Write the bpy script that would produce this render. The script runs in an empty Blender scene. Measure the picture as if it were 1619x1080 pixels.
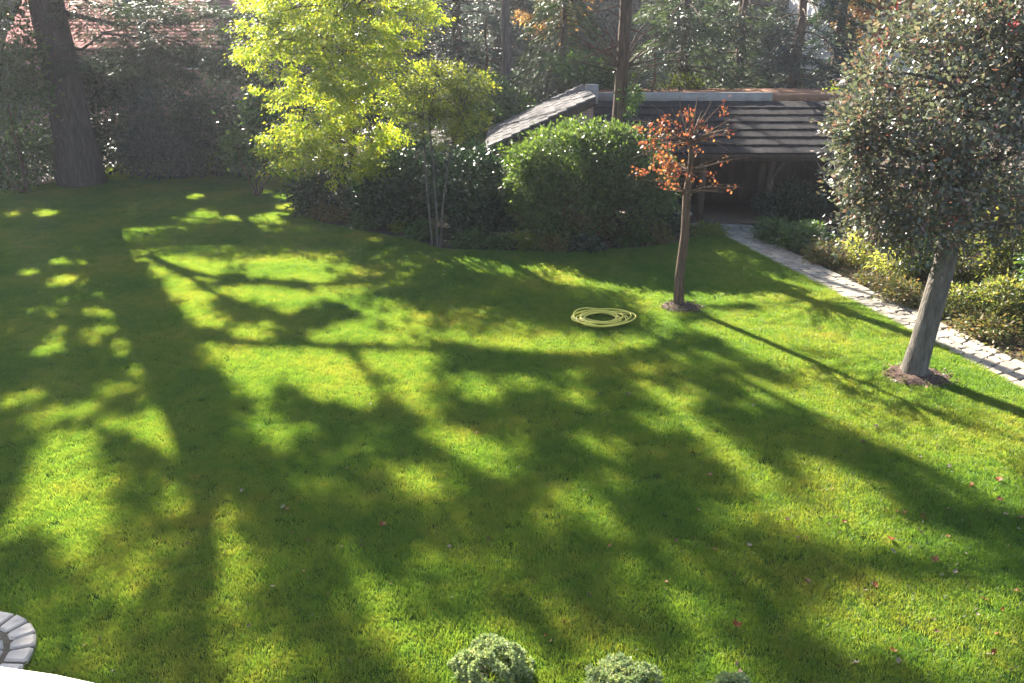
import bpy, math, random
import numpy as np
from mathutils import Vector

# ------------------------------------------------------------------ camera, sky, sun, exposure
scene = bpy.context.scene
C = scene.collection
CAM_H, PITCH, FPX = 5.3, 21.0, 1310.0
cam_d = bpy.data.cameras.new("camera")
cam_d.sensor_width = 36.0
cam_d.lens = 36.0 * FPX / 1619.0
cam_d.clip_start = 0.05
cam_d.clip_end = 800
cam = bpy.data.objects.new("camera", cam_d)
C.objects.link(cam)
cam.location = (0, 0, CAM_H)
cam.rotation_euler = (math.radians(90 - PITCH), 0, 0)
scene.camera = cam

SUN_AZ, SUN_EL = 29.0, 31.0                       # sun stands ahead of the camera, to its left
saz, sel = math.radians(SUN_AZ), math.radians(SUN_EL)
S = np.array([-math.sin(saz) * math.cos(sel), math.cos(saz) * math.cos(sel), math.sin(sel)])
HS = np.array([-math.sin(saz), math.cos(saz)])
world = bpy.data.worlds.new("World")
scene.world = world
world.use_nodes = True
wn = world.node_tree
for n in list(wn.nodes): wn.nodes.remove(n)
wo = wn.nodes.new("ShaderNodeOutputWorld")
wb = wn.nodes.new("ShaderNodeBackground")
wb.inputs[1].default_value = 0.06
sky = wn.nodes.new("ShaderNodeTexSky")
sky.sky_type = 'NISHITA'
sky.sun_disc = False
sky.sun_elevation = sel
sky.sun_rotation = -saz
sky.air_density = 1.0; sky.dust_density = 1.5
wn.links.new(sky.outputs[0], wb.inputs[0]); wn.links.new(wb.outputs[0], wo.inputs[0])
sd = bpy.data.lights.new("sun", 'SUN')
sd.energy = 5.0; sd.angle = math.radians(0.53); sd.color = (1.0, 0.93, 0.80)
sun = bpy.data.objects.new("sun", sd); C.objects.link(sun)
sun.location = (-20, 30, 40)
sun.rotation_euler = Vector(S.tolist()).to_track_quat('Z', 'Y').to_euler()
scene.view_settings.view_transform = 'Standard'
scene.view_settings.look = 'None'
scene.view_settings.exposure = 2.65
scene.view_settings.gamma = 1.0
scene.render.engine = 'CYCLES'
cy = scene.cycles
cy.use_denoising = True
cy.max_bounces = 7; cy.diffuse_bounces = 3; cy.glossy_bounces = 2; cy.transmission_bounces = 4
cy.transparent_max_bounces = 8; cy.volume_bounces = 1
cy.caustics_reflective = False; cy.caustics_refractive = False
cy.sample_clamp_indirect = 6.0
HAZE_DENSITY = 0.0006

R = np.random.default_rng(7)
random.seed(7)

# ------------------------------------------------------------------ pixel <-> place
_c, _s = math.cos(math.radians(PITCH)), math.sin(math.radians(PITCH))
def ray(px, py):
    dx = (px - 809.5) / FPX; dy = -(py - 540.0) / FPX
    return np.array([dx, _c + dy * _s, -_s + dy * _c])
def at(px, py, z=0.0):
    d = ray(px, py); t = (z - CAM_H) / d[2]
    return np.array([d[0] * t, d[1] * t, z])
def atY(px, py, Y):
    d = ray(px, py); t = Y / d[1]
    return np.array([d[0] * t, Y, CAM_H + d[2] * t])
def to_px(P):
    rel = P - np.array([0, 0, CAM_H])
    depth = rel[:, 1] * _c - rel[:, 2] * _s
    up = rel[:, 1] * _s + rel[:, 2] * _c
    depth = np.maximum(depth, 0.05)
    return 809.5 + FPX * rel[:, 0] / depth, 540.0 - FPX * up / depth

# ------------------------------------------------------------------ lawn patches kept sunny: gaps carved on purpose into the unseen crowns
LIT_P = [
 (1, [(228,398),(240,390),(265,398),(290,405),(345,425),(365,432),(360,439),(330,436),(300,432),(275,422),(245,410)]),
 (1, [(238,420),(248,422),(290,445),(320,460),(350,475),(335,480),(330,488),(345,500),(365,505),(365,518),(340,527),(318,525),(300,515),(288,502),(280,485),(265,465),(250,445)]),
 (.9, [(412,340),(430,338),(448,350),(462,360),(490,358),(508,367),(490,372),(498,390),(502,415),(495,435),(485,446),(440,447),(400,441),(400,400),(408,380),(415,360)]),
 (.5, [(280,350),(370,345),(412,350),(412,440),(370,430),(300,395)]),
 (1, [(530,456),(560,448),(605,446),(612,452),(605,462),(590,468),(560,470),(540,465)]),
 (1, [(372,456),(400,454),(440,457),(480,464),(510,471),(530,478),(515,483),(480,488),(470,500),(455,505),(440,492),(410,485),(380,480),(362,468)]),
 (1, [(682,440),(692,438),(718,452),(712,457),(690,448)]),
 (.9, [(650,466),(660,470),(695,490),(730,500),(765,508),(762,514),(720,510),(690,500),(665,488),(652,475)]),
 (1, [(395,524),(415,508),(428,520),(430,530),(415,542),(385,541)]),
 (1, [(140,530),(150,522),(178,516),(180,522),(165,535),(148,548),(140,545)]),
 (1, [(190,548),(205,525),(218,525),(222,540),(215,552),(215,565),(190,565),(178,568)]),
 (1, [(365,530),(385,522),(400,528),(400,541),(375,538)]),
 (1, [(482,544),(500,530),(545,512),(575,510),(600,515),(612,530),(640,527),(665,540),(685,548),(620,547),(560,546)]),
 (1, [(312,538),(330,549),(400,555),(470,554),(545,559),(552,574),(572,594),(590,620),(606,648),(575,650),(545,645),(520,642),(495,635),(470,615),(450,600),(432,590),(430,610),(430,650),(410,655),(395,640),(372,620),(355,595),(335,572),(320,555)]),
 (.95, [(390,655),(402,655),(415,660),(425,675),(462,690),(468,710),(465,720),(445,715),(425,705),(410,690),(398,672)]),
 (.85, [(565,561),(620,559),(680,561),(710,566),(705,575),(680,580),(690,600),(680,640),(660,655),(635,645),(640,610),(620,600),(600,600),(590,585)]),
 (.7, [(630,640),(650,638),(690,660),(705,670),(690,672),(660,660)]),
 (.75, [(720,600),(735,592),(755,600),(775,612),(800,618),(800,640),(770,640),(750,640),(730,625)]),
 (1, [(688,690),(700,680),(730,685),(760,700),(780,720),(795,745),(790,752),(760,745),(735,730),(710,715),(690,700)]),
 (1, [(615,755),(630,740),(660,738),(690,748),(705,770),(705,795),(690,802),(665,795),(640,780)]),
 (.7, [(205,590),(235,580),(245,590),(255,600),(265,615),(262,625),(245,622),(228,605)]),
 (1, [(190,680),(205,665),(230,655),(255,650),(285,655),(295,675),(305,695),(315,715),(320,745),(315,752),(295,740),(275,738),(255,715),(225,705),(205,698)]),
 (1, [(45,750),(80,710),(110,693),(140,688),(150,700),(145,710),(160,750),(175,790),(185,815),(170,830),(150,850),(130,890),(115,920),(108,890),(110,870),(95,865),(60,850),(25,835),(15,820),(40,800),(50,775)]),
 (1, [(265,800),(290,770),(315,780),(320,810),(318,825),(300,815)]),
 (.5, [(185,815),(250,810),(305,850),(308,880),(285,900),(240,905),(180,880),(160,900),(190,930),(180,945),(140,930),(120,910)]),
 (.9, [(333,830),(345,812),(370,815),(378,850),(395,885),(405,900),(400,915),(370,905),(345,880)]),
 (.6, [(345,920),(400,915),(405,1000),(340,1010)]),
 (.45, [(80,965),(285,955),(285,1080),(110,1080)]),
 (.95, [(370,1055),(400,1030),(440,1020),(470,1050),(480,1085),(350,1085)]),
 (1, [(553,945),(575,937),(610,940),(640,965),(680,990),(700,1020),(720,1040),(710,1060),(680,1065),(640,1050),(600,1020),(585,990),(565,970)]),
 (1, [(1112,492),(1200,498),(1265,487),(1272,478),(1268,468),(1308,457),(1345,475),(1440,537),(1540,597),(1619,634),(1619,652),(1530,627),(1470,605),(1400,595),(1350,578),(1310,562),(1260,555),(1250,562),(1330,580),(1400,605),(1470,645),(1540,672),(1619,705),(1619,735),(1540,715),(1470,690),(1400,685),(1330,665),(1300,640),(1275,612),(1235,590),(1200,572),(1160,555),(1140,535),(1128,515)]),
 (1, [(1170,600),(1205,605),(1245,618),(1280,625),(1330,645),(1400,668),(1480,690),(1560,705),(1619,735),(1619,792),(1540,762),(1470,735),(1400,712),(1360,692),(1300,667),(1250,645),(1200,628)]),
 (1, [(1320,452),(1345,440),(1460,488),(1640,560),(1660,650),(1619,640),(1540,600),(1440,540)]),
 (.85, [(1330,380),(1450,370),(1640,330),(1700,600),(1619,572),(1460,492),(1345,444)]),
 (.9, [(1000,600),(1030,612),(1065,625),(1090,650),(1110,667),(1090,665),(1060,650),(1030,630),(1005,615)]),
 (.7, [(1090,568),(1130,565),(1170,580),(1160,588),(1120,585)]),
 (.9, [(895,625),(910,615),(930,625),(960,645),(975,655),(930,650),(905,640)]),
 (.95, [(890,790),(910,782),(945,800),(965,815),(970,830),(940,825),(905,808)]),
 (.8, [(1010,660),(1040,665),(1065,685),(1045,690),(1030,685)]),
 (1, [(1080,660),(1110,665),(1150,705),(1200,740),(1219,755),(1230,790),(1215,800),(1185,775),(1165,745),(1130,715),(1100,690)]),
 (.75, [(1165,800),(1185,805),(1219,830),(1219,845),(1190,830)]),
 (1, [(1253,724),(1290,730),(1340,745),(1390,765),(1420,790),(1400,800),(1430,820),(1470,835),(1500,855),(1530,870),(1520,890),(1480,890),(1440,880),(1400,880),(1370,875),(1340,860),(1300,820),(1290,780),(1270,745)]),
 (.6, [(1200,740),(1215,745),(1240,790),(1270,830),(1310,850),(1300,860),(1260,830),(1225,820),(1200,800)]),
 (1, [(1450,765),(1520,765),(1590,785),(1619,790),(1640,830),(1590,805),(1540,787),(1490,777)]),
 (.78, [(1370,925),(1420,930),(1470,945),(1540,940),(1640,930),(1640,1085),(1480,1085),(1440,1060),(1390,1040),(1340,1050),(1300,1020),(1280,1000),(1350,960)]),
 (.95, [(1060,955),(1090,945),(1115,955),(1150,980),(1155,1000),(1120,1005),(1095,995),(1075,975)]),
]
LIT_E = [
 (.9,20,341,8,4),(1,67,339,9,7),(.8,85,339,4,4),(.8,120,333,4,3),(.7,20,403,8,5),(1,96,417,15,6),(.8,142,419,12,5),(1,46,434,12,5),
 (.8,85,441,5,3),(1,108,448,20,8),(.9,140,443,4,3),(.8,75,456,10,3),(.8,106,475,10,6),(.7,154,473,7,5),(.8,180,470,9,8),(.9,178,460,5,4),
 (.6,24,499,9,5),(.6,53,492,6,4),(.8,90,499,10,6),(.7,150,497,15,8),(.9,189,502,10,7),(.6,22,526,8,5),(.8,100,524,6,6),(.9,80,545,10,8),
 (1,309,313,10,4),(.95,325,340,15,7),(.7,312,350,10,5),(.9,375,350,22,8),(.95,325,400,28,9),(.6,315,385,20,10),(.9,325,446,25,4),(.9,357,463,9,6),
 (1,395,465,18,9),(1,400,437,15,7),(.7,420,305,12,3),(1,452,314,16,4),(1,455,333,16,9),(.85,550,437,28,8),(.7,625,457,16,6),(.6,665,412,8,3),
 (.6,620,405,12,5),(.6,612,415,15,5),(.5,560,405,10,5),(.5,655,402,5,3),(1,762,438,14,7),(.9,775,428,7,3),(.9,792,428,8,4),(.8,760,407,5,3),
 (.6,755,520,12,4),(.7,783,523,12,4),(.8,632,510,10,8),(.7,650,518,10,5),(.45,580,700,45,22),(.3,510,735,30,20),(.3,600,790,40,12),
 (.9,80,555,14,12),(.7,53,563,6,4),(.6,148,545,12,5),(.8,183,625,18,8),(.5,165,610,10,4),(.9,10,643,11,8),(.9,43,632,12,8),(.6,68,618,8,4),
 (.5,15,588,15,5),(.7,63,665,14,9),(.8,95,660,11,7),(.9,142,650,14,10),(.7,170,672,14,8),(.6,185,765,25,10),(.5,230,770,25,10),(.8,195,925,20,18),
 (.9,150,1065,28,14),(.5,110,940,20,20),(.6,420,985,35,15),(.4,660,935,25,12),(.3,740,950,20,10),(.9,807,430,12,6),(.6,828,434,10,4),(.9,860,427,8,4),
 (.5,863,438,7,3),(.9,910,435,12,5),(1,930,455,10,9),(.9,910,465,9,6),(.8,918,475,16,5),(.9,962,470,8,9),(.8,980,484,8,4),(.9,853,467,10,4),
 (.6,850,455,7,3),(.9,1030,457,14,6),(.7,1027,470,9,4),(.9,1095,457,15,6),(.6,1140,464,14,4),(.9,1022,587,16,8),(.8,1100,630,18,8),(.5,1075,565,25,8),
 (.8,847,609,12,7),(.6,835,717,22,18),(.35,905,685,20,15),(.8,970,715,22,10),(.5,985,755,25,15),(.4,960,845,30,12),(.5,1040,960,30,12),(.5,1110,1020,25,12),
 (.45,1030,915,30,15),(.3,1130,880,30,20),(.6,1590,880,40,20),(.4,700,900,40,15),(.9,775,1050,70,45),(.9,985,1075,70,35),(.9,1155,1085,60,30),(.25,20,1000,60,60),
]
_fl = np.random.default_rng(77)
for _i in range(75):                                     # random small gaps added for sun flecks
    _x, _y = _fl.uniform(420, 1560), _fl.uniform(405, 960)
    LIT_E.append((_fl.uniform(.55, .9), _x, _y, _fl.uniform(7, 19), _fl.uniform(4, 8) * (.6 + _y / 1000)))
def lit_weight(px, py):
    w = np.full(px.shape, 0.05)
    for wt, poly in LIT_P:
        P = np.array(poly, float)
        m = (px > P[:, 0].min()) & (px < P[:, 0].max()) & (py > P[:, 1].min()) & (py < P[:, 1].max())
        idx = np.nonzero(m)[0]
        if not len(idx): continue
        x, y = px[idx], py[idx]
        ins = np.zeros(len(idx), bool)
        x1, y1 = P[-1]
        for x2, y2 in P:
            if y1 != y2:
                ins ^= ((y1 > y) != (y2 > y)) & (x < (x2 - x1) * (y - y1) / (y2 - y1) + x1)
            x1, y1 = x2, y2
        w[idx] = np.where(ins, np.maximum(w[idx], wt), w[idx])
    for wt, cx, cy_, rx, ry in LIT_E:
        q = ((px - cx) / rx) ** 2 + ((py - cy_) / ry) ** 2
        w = np.where(q < 1.15, np.maximum(w, wt), w)
    return w
# sunny places above the lawn: (centre, radii, how far the canopy is carved open toward them)
SUNNY = [((-4.3,24.0,3.9),(3.7,2.6,3.2),1.0),((1.7,21.2,2.5),(2.3,1.3,1.0),1.0),((0.6,24.9,2.8),(2.0,2.0,1.0),1.0),
         ((6.9,12.3,4.6),(2.6,2.4,3.6),1.0),((-.2,5.8,.4),(.5,.5,.4),.95),((.95,5.5,.4),(.5,.5,.4),.9),((3.4,15.8,3.2),(1.1,1.1,1.0),.95),((-.75,.95,4.4),(.6,.6,.5),1.0),
         ((-1.3,20.6,2.9),(1.4,1.2,1.4),1.0),((9.3,16,.9),(3,5,1.5),1.0),((-11.0,28.0,5.0),(4.2,1.5,1.2),.93),((-18.4,27.5,4.4),(1.3,1.2,2.0),.93),((5.5,31.3,4.6),(3.2,2.0,2.0),.3),((1.6,31.6,4.4),(2.2,1.6,1.8),.8),((11.5,28.4,3.4),(1.5,1.0,.5),1.0),((3.0,30.9,3.6),(2.4,1.0,.8),.5),((2.6,20.7,4.2),(.5,.5,2.0),.8)]
def sun_keep(P, rnd, ragged=0):
    """True where a leaf may hang: its shadow does not fall on a sunny place."""
    G = P - S * (P[:, 2] / S[2])[:, None]
    if ragged: G[:, :2] += np.repeat(rnd.normal(0, .11, (len(P) // ragged + 1, 2)), ragged, 0)[:len(P)]
    rel_d = G[:, 1] * _c + CAM_H * _s
    px, py = to_px(np.stack([G[:, 0], G[:, 1], np.zeros(len(G))], 1))
    vis = (rel_d > 1.0) & (px > -40) & (px < 1700) & (py > 250) & (py < 1120)
    wv = lit_weight(px, py)
    gx, gy = G[:, 0], G[:, 1]
    thin = np.sin(gx * 2.1 + 1.3 * np.sin(gy * 1.1)) * np.sin(gy * 1.7 + 1.1 * np.sin(gx * 1.3 + 2)) + .5 * np.sin(gx * 4.3 + gy * 1.9) * np.sin(gy * 3.7 - gx)
    wv = np.maximum(wv, np.clip(.12 + .34 * thin, .02, .55) * np.clip((17.5 - gy) / 7, .25, 1))
    for ox, oy in ((.12, 0), (-.12, 0), (0, .14), (0, -.14)):          # a sprig is wider than its middle
        qx, qy = to_px(np.stack([G[:, 0] + ox, G[:, 1] + oy, np.zeros(len(G))], 1))
        wv = np.maximum(wv, lit_weight(qx, qy))
    w = np.where(vis, np.minimum(1, np.where(wv > .2, wv * 1.3, wv)), 0.10)
    for c, r, op in SUNNY:
        c = np.array(c); r = np.array(r)
        a = (P - c) / r; b = -S / r
        bb = (b * b).sum(); ab = (a * b).sum(1)
        t = -ab / bb
        dist = (a * a).sum(1) - ab * ab / bb
        hit = (dist < 1) & (t > 0) & ((a * a).sum(1) > 1)
        w = np.where(hit, np.maximum(w, op), w)
    return rnd.random(len(P)) > w

# ------------------------------------------------------------------ materials
def new_mat(name):
    m = bpy.data.materials.new(name); m.use_nodes = True
    nt = m.node_tree
    for n in list(nt.nodes): nt.nodes.remove(n)
    o = nt.nodes.new("ShaderNodeOutputMaterial")
    return m, nt, o
def ramp(nt, fac, stops):
    r = nt.nodes.new("ShaderNodeValToRGB")
    el = r.color_ramp.elements
    while len(el) < len(stops): el.new(0.5)
    for e, (p, c) in zip(el, stops):
        e.position = p; e.color = (*c, 1)
    nt.links.new(fac, r.inputs[0])
    return r.outputs[0]
def leaf_mat(name, stops, trans=0.4, tint=(1.5, 1.6, .9), rough=.5, spec=.4):
    m, nt, o = new_mat(name)
    g = nt.nodes.new("ShaderNodeNewGeometry")
    col = ramp(nt, g.outputs['Random Per Island'], stops)
    p = nt.nodes.new("ShaderNodeBsdfPrincipled")
    p.inputs['Roughness'].default_value = rough
    p.inputs['Specular IOR Level'].default_value = spec
    nt.links.new(col, p.inputs['Base Color'])
    t = nt.nodes.new("ShaderNodeBsdfTranslucent")
    mul = nt.nodes.new("ShaderNodeVectorMath"); mul.operation = 'MULTIPLY'
    mul.inputs[1].default_value = tint
    nt.links.new(col, mul.inputs[0]); nt.links.new(mul.outputs[0], t.inputs[0])
    mx = nt.nodes.new("ShaderNodeMixShader"); mx.inputs[0].default_value = trans
    nt.links.new(p.outputs[0], mx.inputs[1]); nt.links.new(t.outputs[0], mx.inputs[2])
    nt.links.new(mx.outputs[0], o.inputs[0])
    return m
def solid(name, stops, scale=6, rough=.85, bump=.3, stretch=(1, 1, 1), detail=6, spec=.3, bscale=None):
    m, nt, o = new_mat(name)
    tc = nt.nodes.new("ShaderNodeTexCoord")
    mp = nt.nodes.new("ShaderNodeMapping"); mp.inputs['Scale'].default_value = stretch
    nt.links.new(tc.outputs['Object'], mp.inputs[0])
    n = nt.nodes.new("ShaderNodeTexNoise"); n.inputs['Scale'].default_value = scale; n.inputs['Detail'].default_value = detail
    n.inputs['Roughness'].default_value = .65
    nt.links.new(mp.outputs[0], n.inputs[0])
    col = ramp(nt, n.outputs[0], stops)
    oi = nt.nodes.new("ShaderNodeObjectInfo")
    hv = nt.nodes.new("ShaderNodeHueSaturation")
    mr = nt.nodes.new("ShaderNodeMapRange"); mr.inputs[3].default_value = .82; mr.inputs[4].default_value = 1.18
    nt.links.new(oi.outputs['Random'], mr.inputs[0]); nt.links.new(mr.outputs[0], hv.inputs['Value'])
    nt.links.new(col, hv.inputs['Color'])
    p = nt.nodes.new("ShaderNodeBsdfPrincipled")
    p.inputs['Roughness'].default_value = rough; p.inputs['Specular IOR Level'].default_value = spec
    nt.links.new(hv.outputs[0], p.inputs['Base Color'])
    if bump:
        b = nt.nodes.new("ShaderNodeBump"); b.inputs['Strength'].default_value = bump; b.inputs['Distance'].default_value = .03
        n2 = nt.nodes.new("ShaderNodeTexNoise"); n2.inputs['Scale'].default_value = bscale or scale * 3; n2.inputs['Detail'].default_value = 5
        nt.links.new(mp.outputs[0], n2.inputs[0]); nt.links.new(n2.outputs[0], b.inputs['Height'])
        nt.links.new(b.outputs[0], p.inputs['Normal'])
    nt.links.new(p.outputs[0], o.inputs[0])
    return m
M = {}
M['soil'] = solid('bed_soil', [(.3,(.030,.022,.016)),(.55,(.06,.042,.028)),(.75,(.11,.075,.045))], 3, .95, .8)
M['mulch'] = solid('bark_mulch', [(.35,(.035,.02,.018)),(.6,(.10,.06,.045)),(.8,(.17,.10,.07))], 14, .95, 1.0)
M['bark_grey'] = solid('grey_bark', [(.3,(.05,.042,.036)),(.55,(.11,.095,.08)),(.8,(.19,.17,.14))], 5, .9, .8, (3,3,.6))
M['bark_brown'] = solid('brown_bark', [(.3,(.045,.028,.02)),(.55,(.11,.07,.045)),(.8,(.2,.13,.085))], 6, .9, 1.0, (3,3,.5))
M['bark_cedar'] = solid('cedar_bark', [(.3,(.04,.032,.03)),(.55,(.085,.068,.062)),(.8,(.15,.12,.11))], 4, .95, 1.0, (4,4,.5))
M['bark_pale'] = solid('pale_bark', [(.3,(.12,.10,.08)),(.6,(.24,.21,.17)),(.8,(.36,.32,.26))], 7, .85, .6, (3,3,.7))
M['stone'] = solid('pale_paving_stone', [(.25,(.17,.145,.115)),(.5,(.26,.225,.18)),(.8,(.36,.315,.255))], 5, .85, .5)
M['stone_terr'] = solid('grey_terrace_stone', [(.25,(.30,.265,.23)),(.5,(.41,.37,.33)),(.8,(.52,.475,.43))], 6, .8, .5)
M['joint'] = solid('joint_sand', [(.3,(.05,.042,.03)),(.7,(.12,.10,.075))], 20, .95, .5)
M['white'] = solid('white_paint', [(.3,(.74,.73,.71)),(.7,(.82,.81,.79))], 3, .5, .05)
M['render'] = solid('pale_wall_render', [(.3,(.46,.44,.43)),(.7,(.58,.56,.54))], 2, .9, .2)
M['tile'] = solid('dark_roof_tile', [(.3,(.013,.012,.013)),(.55,(.023,.021,.022)),(.8,(.038,.034,.034))], 6, .9, .4, spec=.08)  # colour lowered to stand in for shade on the main pavilion roof
M['tile_wing'] = solid('wing_roof_tile', [(.3,(.055,.052,.054)),(.55,(.115,.109,.11)),(.8,(.2,.187,.185))], 9, .95, .6, spec=.06)  # paler, more mottled than the main roof tiles
M['concrete'] = solid('pale_concrete', [(.3,(.24,.215,.195)),(.6,(.33,.30,.275)),(.8,(.40,.37,.34))], 4, .95, .3)
M['timber'] = solid('brown_timber', [(.3,(.05,.035,.026)),(.6,(.10,.07,.05)),(.8,(.15,.11,.08))], 8, .8, .4, (1,1,.2))
M['board'] = solid('dark_wall_board', [(.3,(.03,.022,.018)),(.6,(.06,.045,.035)),(.8,(.09,.07,.05))], 6, .9, .3, (1,1,.2))
M['terracotta'] = solid('terracotta', [(.3,(.20,.10,.065)),(.6,(.30,.16,.11)),(.8,(.38,.23,.17))], 6, .85, .4)
M['redroof'] = solid('red_clay_roof', [(.3,(.13,.055,.052)),(.6,(.18,.08,.075)),(.8,(.22,.115,.105))], 3, .95, .3, spec=.05)
M['leaflitter'] = solid('brown_leaf_litter', [(.3,(.10,.045,.025)),(.55,(.2,.09,.045)),(.8,(.32,.17,.09))], 12, .9, .6)
M['hose'] = solid('yellow_hose_rubber', [(.3,(.46,.40,.05)),(.7,(.58,.51,.09))], 5, .4, .05, spec=.5)
M['glass_dark'] = solid('dark_window_glass', [(.3,(.012,.014,.018)),(.7,(.03,.032,.04))], 1, .12, 0, spec=.6)
# brick
m, nt, o = new_mat('far_brickwork')
tc = nt.nodes.new("ShaderNodeTexCoord"); mp = nt.nodes.new("ShaderNodeMapping"); mp.inputs['Rotation'].default_value = (math.radians(90), 0, 0)
br = nt.nodes.new("ShaderNodeTexBrick"); br.inputs['Scale'].default_value = 3.5
br.inputs['Color1'].default_value = (.26,.13,.10,1); br.inputs['Color2'].default_value = (.34,.19,.15,1); br.inputs['Mortar'].default_value = (.38,.34,.31,1)
p = nt.nodes.new("ShaderNodeBsdfPrincipled"); p.inputs['Roughness'].default_value = .9
nt.links.new(tc.outputs['Object'], mp.inputs[0]); nt.links.new(mp.outputs[0], br.inputs[0]); nt.links.new(br.outputs[0], p.inputs['Base Color']); nt.links.new(p.outputs[0], o.inputs[0])
M['brick'] = m
# lawn sheet under the blades
m, nt, o = new_mat('lawn_turf')
tc = nt.nodes.new("ShaderNodeTexCoord")
n1 = nt.nodes.new("ShaderNodeTexNoise"); n1.inputs['Scale'].default_value = .55; n1.inputs['Detail'].default_value = 7; n1.inputs['Roughness'].default_value = .7
nt.links.new(tc.outputs['Object'], n1.inputs[0])
col = ramp(nt, n1.outputs[0], [(.3,(.022,.045,.010)),(.5,(.035,.065,.014)),(.7,(.055,.075,.018)),(.85,(.08,.075,.028))])
p = nt.nodes.new("ShaderNodeBsdfPrincipled"); p.inputs['Roughness'].default_value = 1; p.inputs['Specular IOR Level'].default_value = 0
nt.links.new(col, p.inputs['Base Color']); nt.links.new(p.outputs[0], o.inputs[0])
M['turf'] = m
# grass blades: colour drifts over the lawn in patches
m, nt, o = new_mat('grass_blade')
g = nt.nodes.new("ShaderNodeNewGeometry")
oi = nt.nodes.new("ShaderNodeObjectInfo")
n1 = nt.nodes.new("ShaderNodeTexNoise"); n1.inputs['Scale'].default_value = .45; n1.inputs['Detail'].default_value = 5; n1.inputs['Roughness'].default_value = .62
nt.links.new(g.outputs['Position'], n1.inputs[0])
ad = nt.nodes.new("ShaderNodeMath"); ad.operation = 'MULTIPLY_ADD'
nt.links.new(oi.outputs['Random'], ad.inputs[0]); ad.inputs[1].default_value = .22; ad.inputs[2].default_value = -.11
ad2 = nt.nodes.new("ShaderNodeMath"); ad2.operation = 'MULTIPLY_ADD'
nt.links.new(g.outputs['Random Per Island'], ad2.inputs[0]); ad2.inputs[1].default_value = .16; nt.links.new(ad.outputs[0], ad2.inputs[2])
n2 = nt.nodes.new("ShaderNodeTexNoise"); n2.inputs['Scale'].default_value = 5.0; n2.inputs['Detail'].default_value = 3
nt.links.new(g.outputs['Position'], n2.inputs[0])
adn = nt.nodes.new("ShaderNodeMath"); adn.operation = 'MULTIPLY_ADD'
nt.links.new(n2.outputs[0], adn.inputs[0]); adn.inputs[1].default_value = .34; adn.inputs[2].default_value = -.17
ad4 = nt.nodes.new("ShaderNodeMath"); ad4.operation = 'ADD'
nt.links.new(adn.outputs[0], ad4.inputs[0]); nt.links.new(n1.outputs[0], ad4.inputs[1])
ad3 = nt.nodes.new("ShaderNodeMath"); ad3.operation = 'ADD'
nt.links.new(ad2.outputs[0], ad3.inputs[0]); nt.links.new(ad4.outputs[0], ad3.inputs[1])
col = ramp(nt, ad3.outputs[0], [(.25,(.030,.084,.020)),(.5,(.054,.128,.025)),(.68,(.088,.148,.032)),(.95,(.14,.16,.045))])
p = nt.nodes.new("ShaderNodeBsdfPrincipled"); p.inputs['Roughness'].default_value = .45; p.inputs['Specular IOR Level'].default_value = .35
nt.links.new(col, p.inputs['Base Color'])
t = nt.nodes.new("ShaderNodeBsdfTranslucent")
mul = nt.nodes.new("ShaderNodeVectorMath"); mul.operation = 'MULTIPLY'; mul.inputs[1].default_value = (4.1, 2.95, 1.15)
nt.links.new(col, mul.inputs[0]); nt.links.new(mul.outputs[0], t.inputs[0])
mx = nt.nodes.new("ShaderNodeMixShader"); mx.inputs[0].default_value = .5
nt.links.new(p.outputs[0], mx.inputs[1]); nt.links.new(t.outputs[0], mx.inputs[2]); nt.links.new(mx.outputs[0], o.inputs[0])
M['grass'] = m
# foliage
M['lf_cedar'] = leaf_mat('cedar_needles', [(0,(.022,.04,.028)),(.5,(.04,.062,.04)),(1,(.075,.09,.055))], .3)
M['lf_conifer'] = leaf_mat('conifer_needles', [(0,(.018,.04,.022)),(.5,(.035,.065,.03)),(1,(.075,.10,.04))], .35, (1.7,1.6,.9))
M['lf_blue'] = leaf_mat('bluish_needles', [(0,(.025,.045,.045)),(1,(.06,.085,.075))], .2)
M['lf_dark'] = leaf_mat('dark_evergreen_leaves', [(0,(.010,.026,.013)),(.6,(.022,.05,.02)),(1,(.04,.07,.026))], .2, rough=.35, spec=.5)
M['lf_bush'] = leaf_mat('bush_leaves', [(0,(.03,.065,.02)),(.6,(.05,.10,.028)),(1,(.085,.13,.035))], .38, (1.9,1.8,.7), rough=.4, spec=.5)
M['lf_rhod'] = leaf_mat('rhododendron_leaves', [(0,(.035,.065,.022)),(.6,(.065,.11,.032)),(1,(.11,.15,.045))], .4, (2.1,2.0,.8), rough=.4, spec=.5)
M['lf_sage'] = leaf_mat('muted_shrub_leaves', [(0,(.05,.075,.03)),(.5,(.095,.12,.045)),(.85,(.17,.165,.06)),(1,(.20,.14,.07))], .45, (2.2,2.1,.9))
M['lf_lime'] = leaf_mat('lime_leaves', [(0,(.07,.12,.03)),(.5,(.11,.16,.035)),(1,(.17,.19,.04))], .5, (2.3,2.0,.6))
M['lf_slim'] = leaf_mat('olive_young_leaves', [(0,(.06,.09,.035)),(.45,(.11,.145,.042)),(1,(.20,.21,.045))], .52, (2.4,2.2,.7))
M['lf_yellow'] = leaf_mat('yellow_leaflets', [(0,(.09,.15,.03)),(.35,(.14,.20,.032)),(.7,(.21,.24,.034)),(1,(.29,.27,.035))], .6, (2.6,2.5,.7))
M['lf_orange'] = leaf_mat('orange_leaves', [(0,(.13,.065,.035)),(.5,(.20,.12,.045)),(1,(.26,.19,.07))], .5, (1.9,1.7,1.0))
M['lf_maple'] = leaf_mat('red_maple_leaves', [(0,(.09,.03,.025)),(.35,(.15,.045,.03)),(.7,(.20,.08,.035)),(1,(.17,.12,.05))], .5, (1.9,1.6,1.1))
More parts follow.
